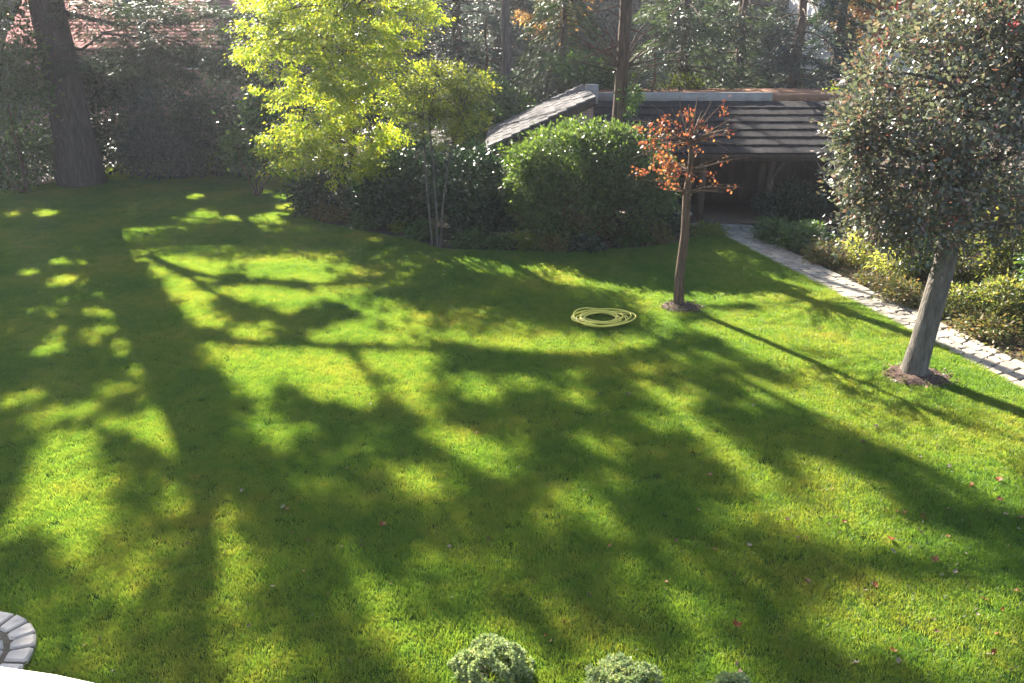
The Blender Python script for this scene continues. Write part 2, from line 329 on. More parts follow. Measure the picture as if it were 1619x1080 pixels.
M['lf_holly'] = leaf_mat('glossy_holly_leaves', [(0,(.036,.05,.038)),(.36,(.068,.085,.058)),(.62,(.105,.115,.078)),(.82,(.145,.125,.095)),(.92,(.14,.085,.075)),(1,(.17,.075,.07))], (.33), (1.8,1.75,1.2), rough=.41, spec=.9)
M['berry'] = leaf_mat('red_berries', [(0,(.28,.015,.02)),(1,(.40,.04,.04))], .1, rough=.3, spec=.6)
M['lf_fern'] = leaf_mat('fern_fronds', [(0,(.14,.18,.05)),(.5,(.24,.26,.08)),(1,(.36,.33,.14))], .55, (2.2,2.1,1.0))
M['lf_mixed'] = leaf_mat('autumn_ground_leaves', [(0,(.05,.07,.025)),(.4,(.10,.11,.035)),(.7,(.17,.13,.05)),(1,(.24,.13,.06))], .35)
M['lf_sedum'] = leaf_mat('sedum_rosettes', [(0,(.14,.21,.10)),(.5,(.24,.31,.16)),(.85,(.34,.38,.2)),(1,(.44,.40,.22))], .35, (1.5,1.5,.9))
M['lf_dry'] = leaf_mat('dry_twigs', [(0,(.16,.14,.11)),(1,(.30,.27,.22))], .2)
for nm, a, b in (('red',(.11,.034,.010),(.16,.052,.014)),('brown',(.06,.035,.02),(.10,.06,.035)),('pale',(.15,.12,.085),(.22,.18,.13)),('orange',(.16,.065,.03),(.21,.10,.045))):
    M['fall_'+nm] = leaf_mat('fallen_leaf_'+nm, [(0,a),(1,b)], .12, (1.2,1.0,.8), spec=.15)

# ------------------------------------------------------------------ mesh helpers
def mesh_obj(name, V, F, mat, parent=None, smooth=False):
    """V (n,3) array, F list of index arrays/quads -> one mesh object."""
    me = bpy.data.meshes.new(name)
    V = np.asarray(V, np.float32)
    if isinstance(F, np.ndarray):
        k = F.shape[1]
        me.vertices.add(len(V)); me.vertices.foreach_set('co', V.ravel())
        me.loops.add(F.size); me.loops.foreach_set('vertex_index', F.astype(np.int32).ravel())
        me.polygons.add(len(F)); me.polygons.foreach_set('loop_start', np.arange(0, F.size, k, dtype=np.int32))
        me.update(calc_edges=True)
    else:
        me.from_pydata(V.tolist(), [], [list(map(int, f)) for f in F])
        me.update()
    if smooth:
        me.polygons.foreach_set('use_smooth', np.ones(len(me.polygons), bool))
    me.materials.append(mat)
    o = bpy.data.objects.new(name, me); C.objects.link(o)
    if parent is not None: o.parent = parent
    return o
def thing(name, label, cat, loc=(0, 0, 0), group=None, rz=0):
    o = bpy.data.objects.new(name, None); C.objects.link(o)
    o.empty_display_size = .2
    o.location = [float(v) for v in loc]; o.rotation_euler = (0, 0, rz)
    o['label'] = label; o['category'] = cat
    if group: o['group'] = group
    return o
def tag(o, label, cat, group=None):
    o['label'] = label; o['category'] = cat
    if group: o['group'] = group
    return o
def struct(o): o['kind'] = 'structure'; return o
def stuff(o): o['kind'] = 'stuff'; return o
class Geo:
    def __init__(s): s.V = []; s.F = []; s.n = 0
    def add(s, V, F):
        s.V.append(np.asarray(V, float)); s.F.append(np.asarray(F, int) + s.n); s.n += len(V)
    def box(s, c, d, rz=0, jit=0):
        x, y, z = [v / 2 for v in d]
        V = np.array([(i, j, k) for k in (-z, z) for j in (-y, y) for i in (-x, x)], float)
        if jit: V += R.normal(0, jit, V.shape)
        if rz:
            cc, ss = math.cos(rz), math.sin(rz)
            V[:, :2] = V[:, :2] @ np.array([[cc, ss], [-ss, cc]])
        s.add(V + np.array(c, float), [(0,2,3,1),(4,5,7,6),(0,1,5,4),(2,6,7,3),(0,4,6,2),(1,3,7,5)])
    def hexa(s, V8):
        s.add(V8, [(0,2,3,1),(4,5,7,6),(0,1,5,4),(2,6,7,3),(0,4,6,2),(1,3,7,5)])
    def tube(s, pts, rad, n=8, cap=True):
        pts = np.asarray(pts, float); rad = np.broadcast_to(np.asarray(rad, float), (len(pts),))
        T = np.gradient(pts, axis=0); T /= np.linalg.norm(T, axis=1)[:, None] + 1e-9
        up = np.array([0, 0, 1.0]) if abs(T[0, 2]) < .8 else np.array([1.0, 0, 0])
        a = np.arange(n) / n * 2 * math.pi
        VV = []
        for p_, t_, r_ in zip(pts, T, rad):
            u = np.cross(t_, up); u /= np.linalg.norm(u) + 1e-9; v = np.cross(t_, u)
            VV.append(p_ + r_ * (np.cos(a)[:, None] * u + np.sin(a)[:, None] * v))
        V = np.concatenate(VV); F = []
        for i in range(len(pts) - 1):
            for k in range(n):
                k2 = (k + 1) % n
                F.append((i*n+k, i*n+k2, (i+1)*n+k2, (i+1)*n+k))
        s.add(V, F)
    def obj(s, name, mat, parent=None, smooth=False):
        V = np.concatenate(s.V)
        if parent is not None: V = V - np.array(parent_world(parent))
        return mesh_obj(name, V, np.concatenate(s.F), mat, parent, smooth)
def parent_world(p):
    loc = np.array(p.location)
    while p.parent is not None:
        p = p.parent; loc = loc + np.array(p.location)
    return loc
def norm(a): return a / (np.linalg.norm(a, axis=-1, keepdims=True) + 1e-9)
def leaves_geo(P, D, size, aspect, rnd, roll=1.0, upbias=0.0):
    """one rhombic leaf per point P, pointing along D (n,3)."""
    n = len(P)
    D = norm(D)
    N = rnd.normal(size=(n, 3)) * roll; N[:, 2] += upbias
    Sd = norm(np.cross(D, N))
    sz = (size * rnd.uniform(.65, 1.3, n))[:, None]
    Nn = np.cross(D, Sd)
    a = P; b = P + D * sz * .45 + Sd * sz * aspect * .5 + Nn * sz * .06; c = P + D * sz; d = P + D * sz * .45 - Sd * sz * aspect * .5 + Nn * sz * .06
    V = np.stack([a, b, c, d], 1).reshape(-1, 3)
    F = np.arange(4 * n).reshape(-1, 4)
    return V, F
def leaf_obj(name, P, D, size, aspect, mat, parent, rnd, roll=1.0, upbias=0.0):
    V, F = leaves_geo(P, D, size, aspect, rnd, roll, upbias)
    if parent is not None: V = V - parent_world(parent)
    return mesh_obj(name, V, F, mat, parent)
def blob_points(rnd, ells, n_cl, per, spread, shell=.55, zflat=.7):
    """leaf points in clusters inside a set of ellipsoids [(centre, radii)]; returns leaf points, outward dirs, cluster centres."""
    vol = np.array([r[0] * r[1] * r[2] for c, r in ells]) ** .75; vol /= vol.sum()
    k = rnd.choice(len(ells), n_cl, p=vol)
    Cc = np.array([e[0] for e in ells], float)[k]; Rr = np.array([e[1] for e in ells], float)[k]
    u = norm(rnd.normal(size=(n_cl, 3)))
    rr = rnd.uniform(shell ** 3, 1, n_cl) ** (1 / 3)
    cl = Cc + u * Rr * rr[:, None] * (1 + rnd.normal(0, .06, n_cl))[:, None]
    off = rnd.normal(size=(n_cl, per, 3)) * spread * rnd.uniform(.6, 1.35, n_cl)[:, None, None]
    off[:, :, 2] *= zflat
    P = (cl[:, None, :] + off).reshape(-1, 3)
    D = norm(np.repeat(u, per, 0) * .6 + off.reshape(-1, 3) / spread * .5 + rnd.normal(size=P.shape) * .5)
    keep = P[:, 2] > .03
    return P[keep], D[keep], cl
def limbs(geo, rnd, start_pts, targets, r0, sag=.12, n=6, sides=6):
    for tg in targets:
        d = np.linalg.norm(start_pts - tg, axis=1)
        low = start_pts[:, 2] < tg[2] + .3
        d = d + np.where(low, 0, 2.0)
        st = start_pts[int(np.argmin(d))]
        L = np.linalg.norm(tg - st)
        t = np.linspace(0, 1, n)[:, None]
        mid = rnd.normal(0, .06 * L, 3); mid[2] += sag * L
        pts = st * (1 - t) + tg * t + mid * (4 * t * (1 - t))
        geo.tube(pts, np.linspace(r0, r0 * .25, n), sides)

# ------------------------------------------------------------------ ground, lawn, grass
V = np.array([(-150,-15,-.05),(150,-15,-.05),(150,190,-.05),(-150,190,-.05)], float)
struct(mesh_obj('ground', V, np.array([[0,1,2,3]]), M['soil']))
LAWN_PX = [(-330,395),(-60,318),(0,302),(90,290),(180,262),(300,258),(420,262),(480,285),(470,330),(500,352),(560,365),(640,378),(700,396),(800,398),(900,400),(1000,394),(1060,388),(1110,372),(1140,372),(1200,402),(1250,428),(1310,458),(1375,490),(1440,524),(1500,555),(1566,590),(1619,618)]
lawn_xy = [at(x, y)[:2] for x, y in LAWN_PX]
lawn_xy += [np.array([8.12, 10.7]), np.array([9.1, 5.95]), np.array([9.5, 3.0]), np.array([-14, 3.0]), np.array([-22, 12.0])]
Lp = np.array([(x, y, 0) for x, y in lawn_xy])
lawn = struct(mesh_obj('lawn', Lp, [list(range(len(Lp)))[::-1]], M['turf']))
import bmesh
bm = bmesh.new(); bm.from_mesh(lawn.data)
bmesh.ops.triangulate(bm, faces=bm.faces[:]); bmesh.ops.recalc_face_normals(bm, faces=bm.faces[:])
for f in bm.faces:
    if f.normal.z < 0: f.normal_flip()
bm.to_mesh(lawn.data); bm.free()
def tuft_mesh(k):
    rnd = np.random.default_rng(100 + k)
    V = []; F = []
    for i in range(44):
        r = .10 * math.sqrt(rnd.random()); a = rnd.random() * 6.283
        x, y = r * math.cos(a), r * math.sin(a)
        h = rnd.uniform(.03, .062); ln = rnd.uniform(.15, .95) * h; la = rnd.random() * 6.283
        w = rnd.uniform(.002, .0035); wa = rnd.random() * 6.283
        wx, wy = w * math.cos(wa), w * math.sin(wa)
        mx_, my_ = x + ln * .35 * math.cos(la), y + ln * .35 * math.sin(la)
        b = len(V)
        V += [(x - wx, y - wy, 0), (x + wx, y + wy, 0), (mx_ + wx * .8, my_ + wy * .8, h * .6), (mx_ - wx * .8, my_ - wy * .8, h * .6), (x + ln * math.cos(la), y + ln * math.sin(la), h)]
        F += [(b, b+1, b+2, b+3), (b+3, b+2, b+4)]
    me = bpy.data.meshes.new('grass_tuft'); me.from_pydata(V, [], F); me.materials.append(M['grass'])
    return bpy.data.objects.new('grass_tuft', me)
def grass_on(src, density, seed):
    go = bpy.data.objects.new('grass', src.data.copy()); C.objects.link(go)
    go.location.z = .002
    stuff(go)
    ng = bpy.data.node_groups.new('grass_scatter', 'GeometryNodeTree')
    ng.interface.new_socket('Geometry', in_out='INPUT', socket_type='NodeSocketGeometry')
    ng.interface.new_socket('Geometry', in_out='OUTPUT', socket_type='NodeSocketGeometry')
    N = ng.nodes; Lk = ng.links
    gi = N.new('NodeGroupInput'); gout = N.new('NodeGroupOutput')
    ds = N.new('GeometryNodeDistributePointsOnFaces'); ds.inputs['Density'].default_value = density; ds.inputs['Seed'].default_value = seed
    jn = N.new('GeometryNodeJoinGeometry')
    for k in range(4):
        obi = N.new('GeometryNodeObjectInfo'); obi.inputs['Object'].default_value = tuft_mesh(k)
        Lk.new(obi.outputs['Geometry'], jn.inputs[0])
    g2i = N.new('GeometryNodeGeometryToInstance')
    ip = N.new('GeometryNodeInstanceOnPoints')
    # four tuft meshes as separate instances, one picked per point
    g2 = N.new('GeometryNodeJoinGeometry')
    for k in range(4):
        obi = N.new('GeometryNodeObjectInfo'); obi.inputs['Object'].default_value = tuft_mesh(10 + k)
        gti = N.new('GeometryNodeGeometryToInstance'); Lk.new(obi.outputs['Geometry'], gti.inputs[0])
        Lk.new(gti.outputs[0], g2.inputs[0])
    for nd in (jn, g2i): N.remove(nd)
    for nd in [n for n in N if n.bl_idname == 'GeometryNodeObjectInfo' and not n.outputs['Geometry'].is_linked]: N.remove(nd)
    ip.inputs['Pick Instance'].default_value = True
    rv = N.new('FunctionNodeRandomValue'); rv.data_type = 'FLOAT_VECTOR'
    rv.inputs[0].default_value = (-.12, -.12, 0); rv.inputs[1].default_value = (.12, .12, 6.283)
    rs = N.new('FunctionNodeRandomValue'); rs.data_type = 'FLOAT'
    for s_ in rs.inputs:
        if s_.name == 'Min' and s_.type == 'VALUE': s_.default_value = .6
        if s_.name == 'Max' and s_.type == 'VALUE': s_.default_value = 1.2
    Lk.new(gi.outputs[0], ds.inputs['Mesh']); Lk.new(ds.outputs['Points'], ip.inputs['Points'])
    Lk.new(g2.outputs[0], ip.inputs['Instance'])
    Lk.new(rv.outputs[0], ip.inputs['Rotation'])
    Lk.new([s_ for s_ in rs.outputs if s_.type == 'VALUE' and s_.enabled][0], ip.inputs['Scale'])
    Lk.new(ip.outputs[0], gout.inputs[0])
    md = go.modifiers.new('scatter', 'NODES'); md.node_group = ng
    return go
grass_on(lawn, 330, 3)

def norm0(v): return v / np.linalg.norm(v)
# ------------------------------------------------------------------ paving path of separate stones
left = [(1085,352),(1130,368),(1199,403),(1255,431),(1309,458),(1375,490),(1439,523),(1500,556),(1566,591),(1619,618),(1700,660)]
right = [(1190,357),(1200,372),(1222,384),(1280,412),(1342,443),(1400,470),(1459,497),(1510,522),(1566,550),(1619,575),(1700,612)]
LP = np.array([at(*p) for p in left]); RP = np.array([at(*p) for p in right])
dl = norm0(LP[-1] - LP[-3]) * 5.0
LP = np.concatenate([LP, [LP[-1] + dl]]); RP = np.concatenate([RP, [RP[-1] + dl]])
def resample(P, n):
    P = np.asarray(P)
    d = np.r_[0, np.cumsum(np.linalg.norm(np.diff(P, axis=0), axis=1))]
    q = np.linspace(0, d[-1], n)
    return np.stack([np.interp(q, d, P[:, i]) for i in range(3)], 1), d[-1]
NROW = 70
Lr, _l = resample(LP, NROW + 1); Rr_, _l2 = resample(RP, NROW + 1)
Fp = np.array([[i, i + 1, NROW + 1 + i + 1, NROW + 1 + i] for i in range(NROW)])
path = struct(mesh_obj('path', np.concatenate([Lr, Rr_]) + np.array([0, 0, -.02]), Fp, M['joint']))
def stone_mesh(name, quad, h, mat, rnd, inset=.018, ch=.014):
    """chamfered slab over the 4 ground corners, slightly rounded outline; centred at its middle."""
    q = np.array(quad, float); c = q.mean(0)
    out = []
    for i in range(4):                                   # cut corners -> 8-gon
        a, b = q[i], q[(i + 1) % 4]
        a = c + (a - c) * (1 - inset / max(.05, np.linalg.norm(a - c))) ; b = c + (b - c) * (1 - inset / max(.05, np.linalg.norm(b - c)))
        out += [a + (b - a) * rnd.uniform(.06, .16), a + (b - a) * rnd.uniform(.84, .94)]
    o8 = np.array(out); n = len(o8)
    top = c + (o8 - c) * (1 - ch / max(.04, np.linalg.norm(o8 - c, axis=1).mean()))
    V = np.concatenate([o8 + [0, 0, -.03], o8 + [0, 0, h - ch], top + np.c_[np.zeros((n, 2)), h + rnd.normal(0, .0025, n)]]) - c
    F = [tuple(range(2 * n, 3 * n))]
    for r_ in range(2):
        for k in range(n): F.append((r_*n+k, r_*n+(k+1) % n, (r_+1)*n+(k+1) % n, (r_+1)*n+k))
    o = mesh_obj(name, V, F, mat)
    return o, c
prnd = np.random.default_rng(11)
def lane(row, t):
    i = min(int(row), NROW - 1); f = row - i
    return (Lr[i] * (1 - f) + Lr[i + 1] * f) * (1 - t) + (Rr_[i] * (1 - f) + Rr_[i + 1] * f) * t
cuts = [0, .27, .52, .76, 1]
for k in range(4):
    r_ = 0.0; n_ = 0
    while r_ < NROW:
        e_ = min(NROW, r_ + prnd.uniform(.85, 1.75) * (.5 + .5 * prnd.random() if n_ == 0 else 1)); n_ += 1
        if NROW - e_ < .5: e_ = NROW
        a_, b_ = cuts[k] + prnd.normal(0, .018) * (0 < k), cuts[k + 1] + prnd.normal(0, .018) * (k < 3)
        j_ = prnd.normal(0, .09, 2)
        q = [lane(max(0, r_ + j_[0]), a_), lane(max(0, r_ - j_[0]), b_), lane(min(NROW, e_ + j_[1]), b_), lane(min(NROW, e_ - j_[1]), a_)]
        o, c = stone_mesh('paving_stone', q, prnd.uniform(.008, .028), M['stone'], prnd, .013)
        o.parent = path; o.location = c
        r_ = e_

# ------------------------------------------------------------------ rounded terrace corner at lower left
tc_ = at(-75, 1055)
TR = np.linalg.norm(at(58, 1040) - tc_)
ang = np.linspace(0, 2 * math.pi, 49)[:-1]
terr = struct(mesh_obj('terrace', np.c_[tc_[0] + (TR - .03) * np.cos(ang), tc_[1] + (TR - .03) * np.sin(ang), np.full(48, .055)], [list(range(48))], M['joint']))
trnd = np.random.default_rng(5)
def ring_stones(r0, r1, n, a0, a1):
    es = np.linspace(a0, a1, n + 1)
    for k in range(n):
        x0, x1 = es[k], es[k + 1]
        pt = lambda r, a: tc_ + np.array([r * math.cos(a), r * math.sin(a), .055])
        q = [pt(r0, x0), pt(r1, x0), pt(r1, x1), pt(r0, x1)]
        o, c = stone_mesh('paving_stone', q, trnd.uniform(.018, .03), M['stone_terr'], trnd, .024, .018)
        o.parent = terr; o.location = c
ring_stones(TR - .25, TR - .005, 18, -2.2, 3.4)
ring_stones(TR - .51, TR - .26, 13, -2.2, 3.4)
ring_stones(TR - .77, TR - .52, 8, -2.2, 3.4)

# ------------------------------------------------------------------ round white balcony parapet the picture is taken from
pc = thing('balcony', 'white painted curved balcony ledge below the camera in the bottom left corner', 'balcony', (-1.156, -1.18, 0))
def ring(r0, r1, z0, z1, name, mat, a0=-1.2, a1=4.3, n=72):
    a = np.linspace(a0, a1, n)
    prof = [(r0, z0), (r1, z0), (r1, z1 - .012), (r1 - .012, z1), (r0 + .012, z1), (r0, z1 - .012)]
    V = np.array([(r_ * math.cos(t), r_ * math.sin(t), z_) for t in a for r_, z_ in prof])
    F = [(i*6+k, i*6+(k+1) % 6, (i+1)*6+(k+1) % 6, (i+1)*6+k) for i in range(n - 1) for k in range(6)]
    F += [tuple(range(6)), tuple(range((n-1)*6, n*6))[::-1]]
    return mesh_obj(name, V, F, mat, pc)
ring(1.95, 2.212, 4.32, 4.40, 'coping', M['white'])
ring(1.99, 2.14, 0.0, 4.317, 'parapet_wall', M['render'])
a = np.linspace(0, 2*math.pi, 40)[:-1]
mesh_obj('balcony_floor', np.r_[np.c_[1.985*np.cos(a), 1.985*np.sin(a), np.full(39, 3.4)], np.c_[1.985*np.cos(a), 1.985*np.sin(a), np.full(39, 3.25)]],
         [list(range(39)), list(range(39, 78))[::-1]] + [(k, 39+k, 39+(k+1) % 39, (k+1) % 39) for k in range(39)], M['concrete'], pc)

# ------------------------------------------------------------------ pavilion
pav = thing('pavilion', 'low garden pavilion with dark tiled roof, sunlit side wing and open timber front', 'pavilion', (5.5, 24.5, 0))
def tile_mesh(name, w, l, h, mat, rnd):
    x, y = w / 2, l / 2
    V = np.array([(-x,-y,0),(x,-y,0),(-x,y,0),(x,y,0),(-x,-y,h),(x,-y,h),(-x,y,h*.8),(x,y,h*.8)], float)
    V += rnd.normal(0, .004, V.shape)
    me = bpy.data.meshes.new(name)
    me.from_pydata(V.tolist(), [], [(0,2,3,1),(4,5,7,6),(0,1,5,4),(2,6,7,3),(0,4,6,2),(1,3,7,5)])
    me.materials.append(mat)
    return me
YE, ZE, YR, ZR, X0, X1 = 23.0, 1.93, 26.4, 3.02, 2.45, 10.3
sl = math.atan2(ZR - ZE, YR - YE); SLEN = math.hypot(ZR - ZE, YR - YE)
g = Geo()
g.hexa([(X0,YE,ZE-.09),(X1,YE,ZE-.09),(X0,YR,ZR-.09),(X1,YR,ZR-.09),(X0,YE,ZE),(X1,YE,ZE),(X0,YR,ZR),(X1,YR,ZR)])
roof = g.obj('roof', M['board'], pav)
trn = np.random.default_rng(21)
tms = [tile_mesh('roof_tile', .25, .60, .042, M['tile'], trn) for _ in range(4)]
nc = 30; tw = (X1 - X0) / nc
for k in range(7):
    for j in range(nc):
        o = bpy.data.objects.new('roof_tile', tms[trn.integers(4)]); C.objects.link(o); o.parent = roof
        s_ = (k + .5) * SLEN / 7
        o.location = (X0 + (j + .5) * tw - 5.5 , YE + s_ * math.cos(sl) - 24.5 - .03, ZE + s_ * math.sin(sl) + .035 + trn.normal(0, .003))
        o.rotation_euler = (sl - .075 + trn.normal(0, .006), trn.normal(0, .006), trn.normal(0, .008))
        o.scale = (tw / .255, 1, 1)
# sunlit wing, its roof falls to the left
WX0, WZ0, WX1, WZ1, WY0, WY1 = -.75, 2.02, 2.28, 3.41, 23.4, 28.2
wsl = math.atan2(WZ1 - WZ0, WX1 - WX0); WL = math.hypot(WZ1 - WZ0, WX1 - WX0)
g = Geo()
g.hexa([(WX0,WY0,WZ0-.20),(WX1,WY0,WZ1-.20),(WX0,WY1,WZ0-.20),(WX1,WY1,WZ1-.20),(WX0,WY0,WZ0-.03),(WX1,WY0,WZ1-.03),(WX0,WY1,WZ0-.03),(WX1,WY1,WZ1-.03)])
wroof = g.obj('roof', M['board'], pav)
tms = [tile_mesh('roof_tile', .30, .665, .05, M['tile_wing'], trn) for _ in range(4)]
for k in range(12):
    for j in range(7):
        o = bpy.data.objects.new('roof_tile', tms[trn.integers(4)]); C.objects.link(o); o.parent = wroof
        s_ = (k + .5) * WL / 12
        o.location = (WX0 + s_ * math.cos(wsl) - 5.5, WY0 + (j + .5) * (WY1 - WY0) / 7 - 24.5, WZ0 + s_ * math.sin(wsl) + .012 + trn.normal(0, .004))
        o.rotation_euler = (trn.normal(0, .008), -wsl + .09 + trn.normal(0, .014), trn.normal(0, .012))
g = Geo(); g.box((5.15, 26.52, 3.14), (5.7, .16, .36)); g.box((2.42, 26.2, 3.30), (.36, .5, .55)); g.obj('parapet', M['concrete'], pav)
g = Geo(); g.box((6.97, 28.6, 3.07), (9.26, 3.98, .16)); g.obj('flat_roof', M['leaflitter'], pav)
g = Geo(); g.box((6.3, 26.45, 1.48), (7.9, .1, 2.95)); g.box((10.2, 24.9, .95), (.12, 2.98, 1.9)); g.obj('back_wall', M['board'], pav)
g = Geo()
g.hexa([(-.5,23.7,0),(2.25,23.7,0),(-.5,23.9,0),(2.25,23.9,0),(-.5,23.7,1.90),(2.25,23.7,3.15),(-.5,23.9,1.90),(2.25,23.9,3.15)])
g.hexa([(-.5,23.903,0),(-.3,23.903,0),(-.5,26.4,0),(-.3,26.4,0),(-.5,23.903,1.90),(-.3,23.903,1.95),(-.5,26.4,1.90),(-.3,26.4,1.95)])
g.hexa([(2.05,23.903,0),(2.25,23.903,0),(2.05,26.3,0),(2.25,26.3,0),(2.05,23.903,3.08),(2.25,23.903,3.15),(2.05,26.3,3.08),(2.25,26.3,3.15)])
g.obj('brick_wall', M['brick'], pav)
p1 = at(1105, 350); p2 = at(1211, 348)
for p_ in (p1, p2, np.array([7.45, 24.9, 0]), np.array([9.9, 23.4, 0]), np.array([2.55, 23.4, 0])):
    g = Geo(); g.box((p_[0], p_[1], .905), (.16, .16, 1.80)); g.obj('post', M['timber'], pav)
g = Geo(); g.box((6.3, 23.42, 1.775), (7.7, .12, .12)); g.obj('eave_beam', M['timber'], pav)
g = Geo(); q1 = atY(1242, 255, 23.45); q2 = atY(1214, 288, 23.45); g.tube([q2, q1], .05, 4); g.obj('brace', M['timber'], pav)
g = Geo(); g.box((6.4, 24.75, .0), (7.6, 3.2, .05)); g.obj('floor_slab', M['timber'], pav)
# openwork terracotta screen block by the wing wall
ow = thing('openwork_screen', 'small terracotta openwork screen half hidden between the dark shrubs', 'garden screen', tuple(at(814, 352)))
b0 = at(814, 352)
g = Geo()
for i in range(4):
    for k in range(3):
        cx, cz = b0[0] + (i - 1.5) * .17, .14 + k * .19
        g.box((cx - .07, b0[1], cz), (.03, .14, .17)); g.box((cx + .07, b0[1], cz), (.03, .14, .17))
        g.box((cx, b0[1], cz - .075), (.108, .14, .026)); g.box((cx, b0[1], cz + .075), (.108, .14, .026))
g.obj('hollow_blocks', M['terracotta'], ow)
g = Geo(); g.box((b0[0], b0[1], .02), (.76, .22, .05)); g.obj('base', M['terracotta'], ow)
# bench
bb = at(1066, 357)
be = thing('bench', 'pale stone bench slab standing under the pavilion edge behind the young red maple', 'bench', tuple(bb))
g = Geo(); g.box((bb[0], bb[1], .36), (.86, .34, .07), jit=.004); g.obj('seat', M['concrete'], be)
for s_ in (-.3, .3):
    g = Geo(); g.box((bb[0] + s_, bb[1], .16), (.12, .26, .32), jit=.004); g.obj('leg', M['concrete'], be)

# ------------------------------------------------------------------ houses behind the garden
bh = thing('brick_house', 'brick house with pinkish red tiled roof behind the cedar branches', 'house', (-19.5, 46, 0))
g = Geo(); g.box((-19.3, 47.5, 2.0), (11.4, 7, 4.0)); g.obj('wall', M['brick'], bh)
g = Geo()
for k in range(22):
    y = 43.6 + k * .19; z = 4.02 + k * .155
    g.hexa([(-25.4,y,z),(-13.2,y,z),(-25.4,y+.24,z+.17),(-13.2,y+.24,z+.17),(-25.4,y,z+.05),(-13.2,y,z+.05),(-25.4,y+.24,z+.26),(-13.2,y+.24,z+.26)])
g.hexa([(-25.4,47.8,7.4),(-13.2,47.8,7.4),(-25.4,51.4,4.0),(-13.2,51.4,4.0),(-25.4,47.8,7.5),(-13.2,47.8,7.5),(-25.4,51.4,4.1),(-13.2,51.4,4.1)])
rf = g.obj('roof', M['redroof'], bh)
g = Geo(); g.box((-15.8, 48.2, 7.6), (.8, .8, 1.8)); g.obj('chimney', M['brick'], rf)
def window(parent, c, w, h, fm):
    g = Geo(); x, y, z = c
    g.box((x - w/2, y, z), (.08, .1, h + .16)); g.box((x + w/2, y, z), (.08, .1, h + .16))
    g.box((x, y, z - h/2 - .04), (w - .084, .1, .08)); g.box((x, y, z + h/2 + .04), (w - .084, .1, .08)); g.box((x, y, z), (.05, .08, h - .004))
    fr = g.obj('window', fm, parent)
    g = Geo(); g.box((x, y + .03, z), (w - .09, .02, h - .004)); g.obj('pane', M['glass_dark'], fr)
a_ = atY(318, 92, 43.95); window(bh, (a_[0], 43.95, a_[2]), 1.5, .9, M['white'])
a_ = atY(292, 175, 43.95); window(bh, (a_[0] - 3.5, 43.95, 2.6), 1.1, 1.3, M['white'])
dm = atY(212, 8, 45.2)
g = Geo(); g.box((dm[0], 46.1, dm[2]), (2.2, 1.7, 1.3)); dor = g.obj('dormer', M['board'], bh)
window(dor, (dm[0], 45.19, dm[2]), 1.5, .8, M['board'])
wh = thing('white_building', 'pale rendered apartment building with small dark windows beyond the conifers', 'building', (21.5, 52, 0))
g = Geo(); g.box((22.0, 54, 5.0), (8.4, 7, 10)); g.obj('wall', M['render'], wh)
g = Geo(); g.box((22.0, 54, 10.15), (9, 7.6, .3)); g.obj('roof', M['tile'], wh)
for (wx, wy) in ((1327,113),(1349,113),(1371,113),(1393,113),(1323,86),(1346,86),(1369,86),(1392,86),(1346,50),(1369,50),(1392,50),(1346,16),(1370,16)):
    a_ = atY(wx, wy, 50.44); window(wh, (a_[0], 50.44, a_[2]), .55, .62, M['render'])

# ------------------------------------------------------------------ plants
def pe(px, py, rx, ry, Y, ry_depth=None):
    c = atY(px, py, Y); k = math.hypot(Y, CAM_H - c[2]) / FPX
    return (c, (rx * k, ry_depth if ry_depth else max(.35, min(rx * k * .8, 1.6)), ry * k * 1.03))
def ptY(L, Y): return np.array([atY(x, y, Y) for x, y in L])
def shrub(name, label, cat, ells, mat, n_cl, per, size, spread, aspect=.5, stems=5, seed=1, group=None, filt=False, bark='bark_brown', roll=1.0, droop=0.0, upb=.4):
    rnd = np.random.default_rng(seed)
    c0 = np.mean([e[0] for e in ells], 0)
    t = thing(name, label, cat, (c0[0], c0[1], 0), group)
    P, D, cl = blob_points(rnd, ells, n_cl, per, spread)
    D = norm(D + np.array([0, 0, -droop]))
    if filt: k = sun_keep(P, rnd); P, D = P[k], D[k]
    leaf_obj('foliage', P, D, size, aspect, M[mat], t, rnd, roll, upb)
    if stems:
        g = Geo(); st = np.array([[c0[0] + rnd.normal(0, .08), c0[1] + rnd.normal(0, .08), .0] for _ in range(4)])
        limbs(g, rnd, st, cl[rnd.choice(len(cl), stems)], .03, .05)
        g.obj('stem', M[bark], t)
    return t

# --- the big cedar: trunk and limbs follow the line of their shadow on the lawn
TE = math.tan(sel)
cb = at(128, 294)
def from_shadow(L):
    out = []
    for x, y in L:
        G = at(x, y)[:2]; d = float((cb[:2] - G) @ HS); d = max(d, 0)
        out.append(np.r_[G + d * HS, d * TE])
    return np.array(out)
ced = thing('cedar_tree', 'massive old cedar trunk at the far left edge of the lawn casting the long shadow', 'tree', tuple(cb))
trunk_line = from_shadow([(128,294),(168,352),(205,425),(258,560),(306,680),(322,770),(327,860),(314,960),(303,1060),(300,1120)])
trunk_line[0] = at(130, 291); trunk_line[1] = atY(97, 110, cb[1]); trunk_line[2] = atY(74, 12, cb[1] - .1)
g = Geo()
t_ = np.linspace(0, len(trunk_line) - 1, 40)
tl = np.stack([np.interp(t_, np.arange(len(trunk_line)), trunk_line[:, i]) for i in range(3)], 1)
tr = np.interp(t_, np.arange(len(trunk_line)), [.70, .58, .53, .46, .34, .22, .14, .11, .09, .06])
tr[0] = .84; tr[1] = .78; tl[0, 2] = -.05
g.tube(tl, tr, 20)
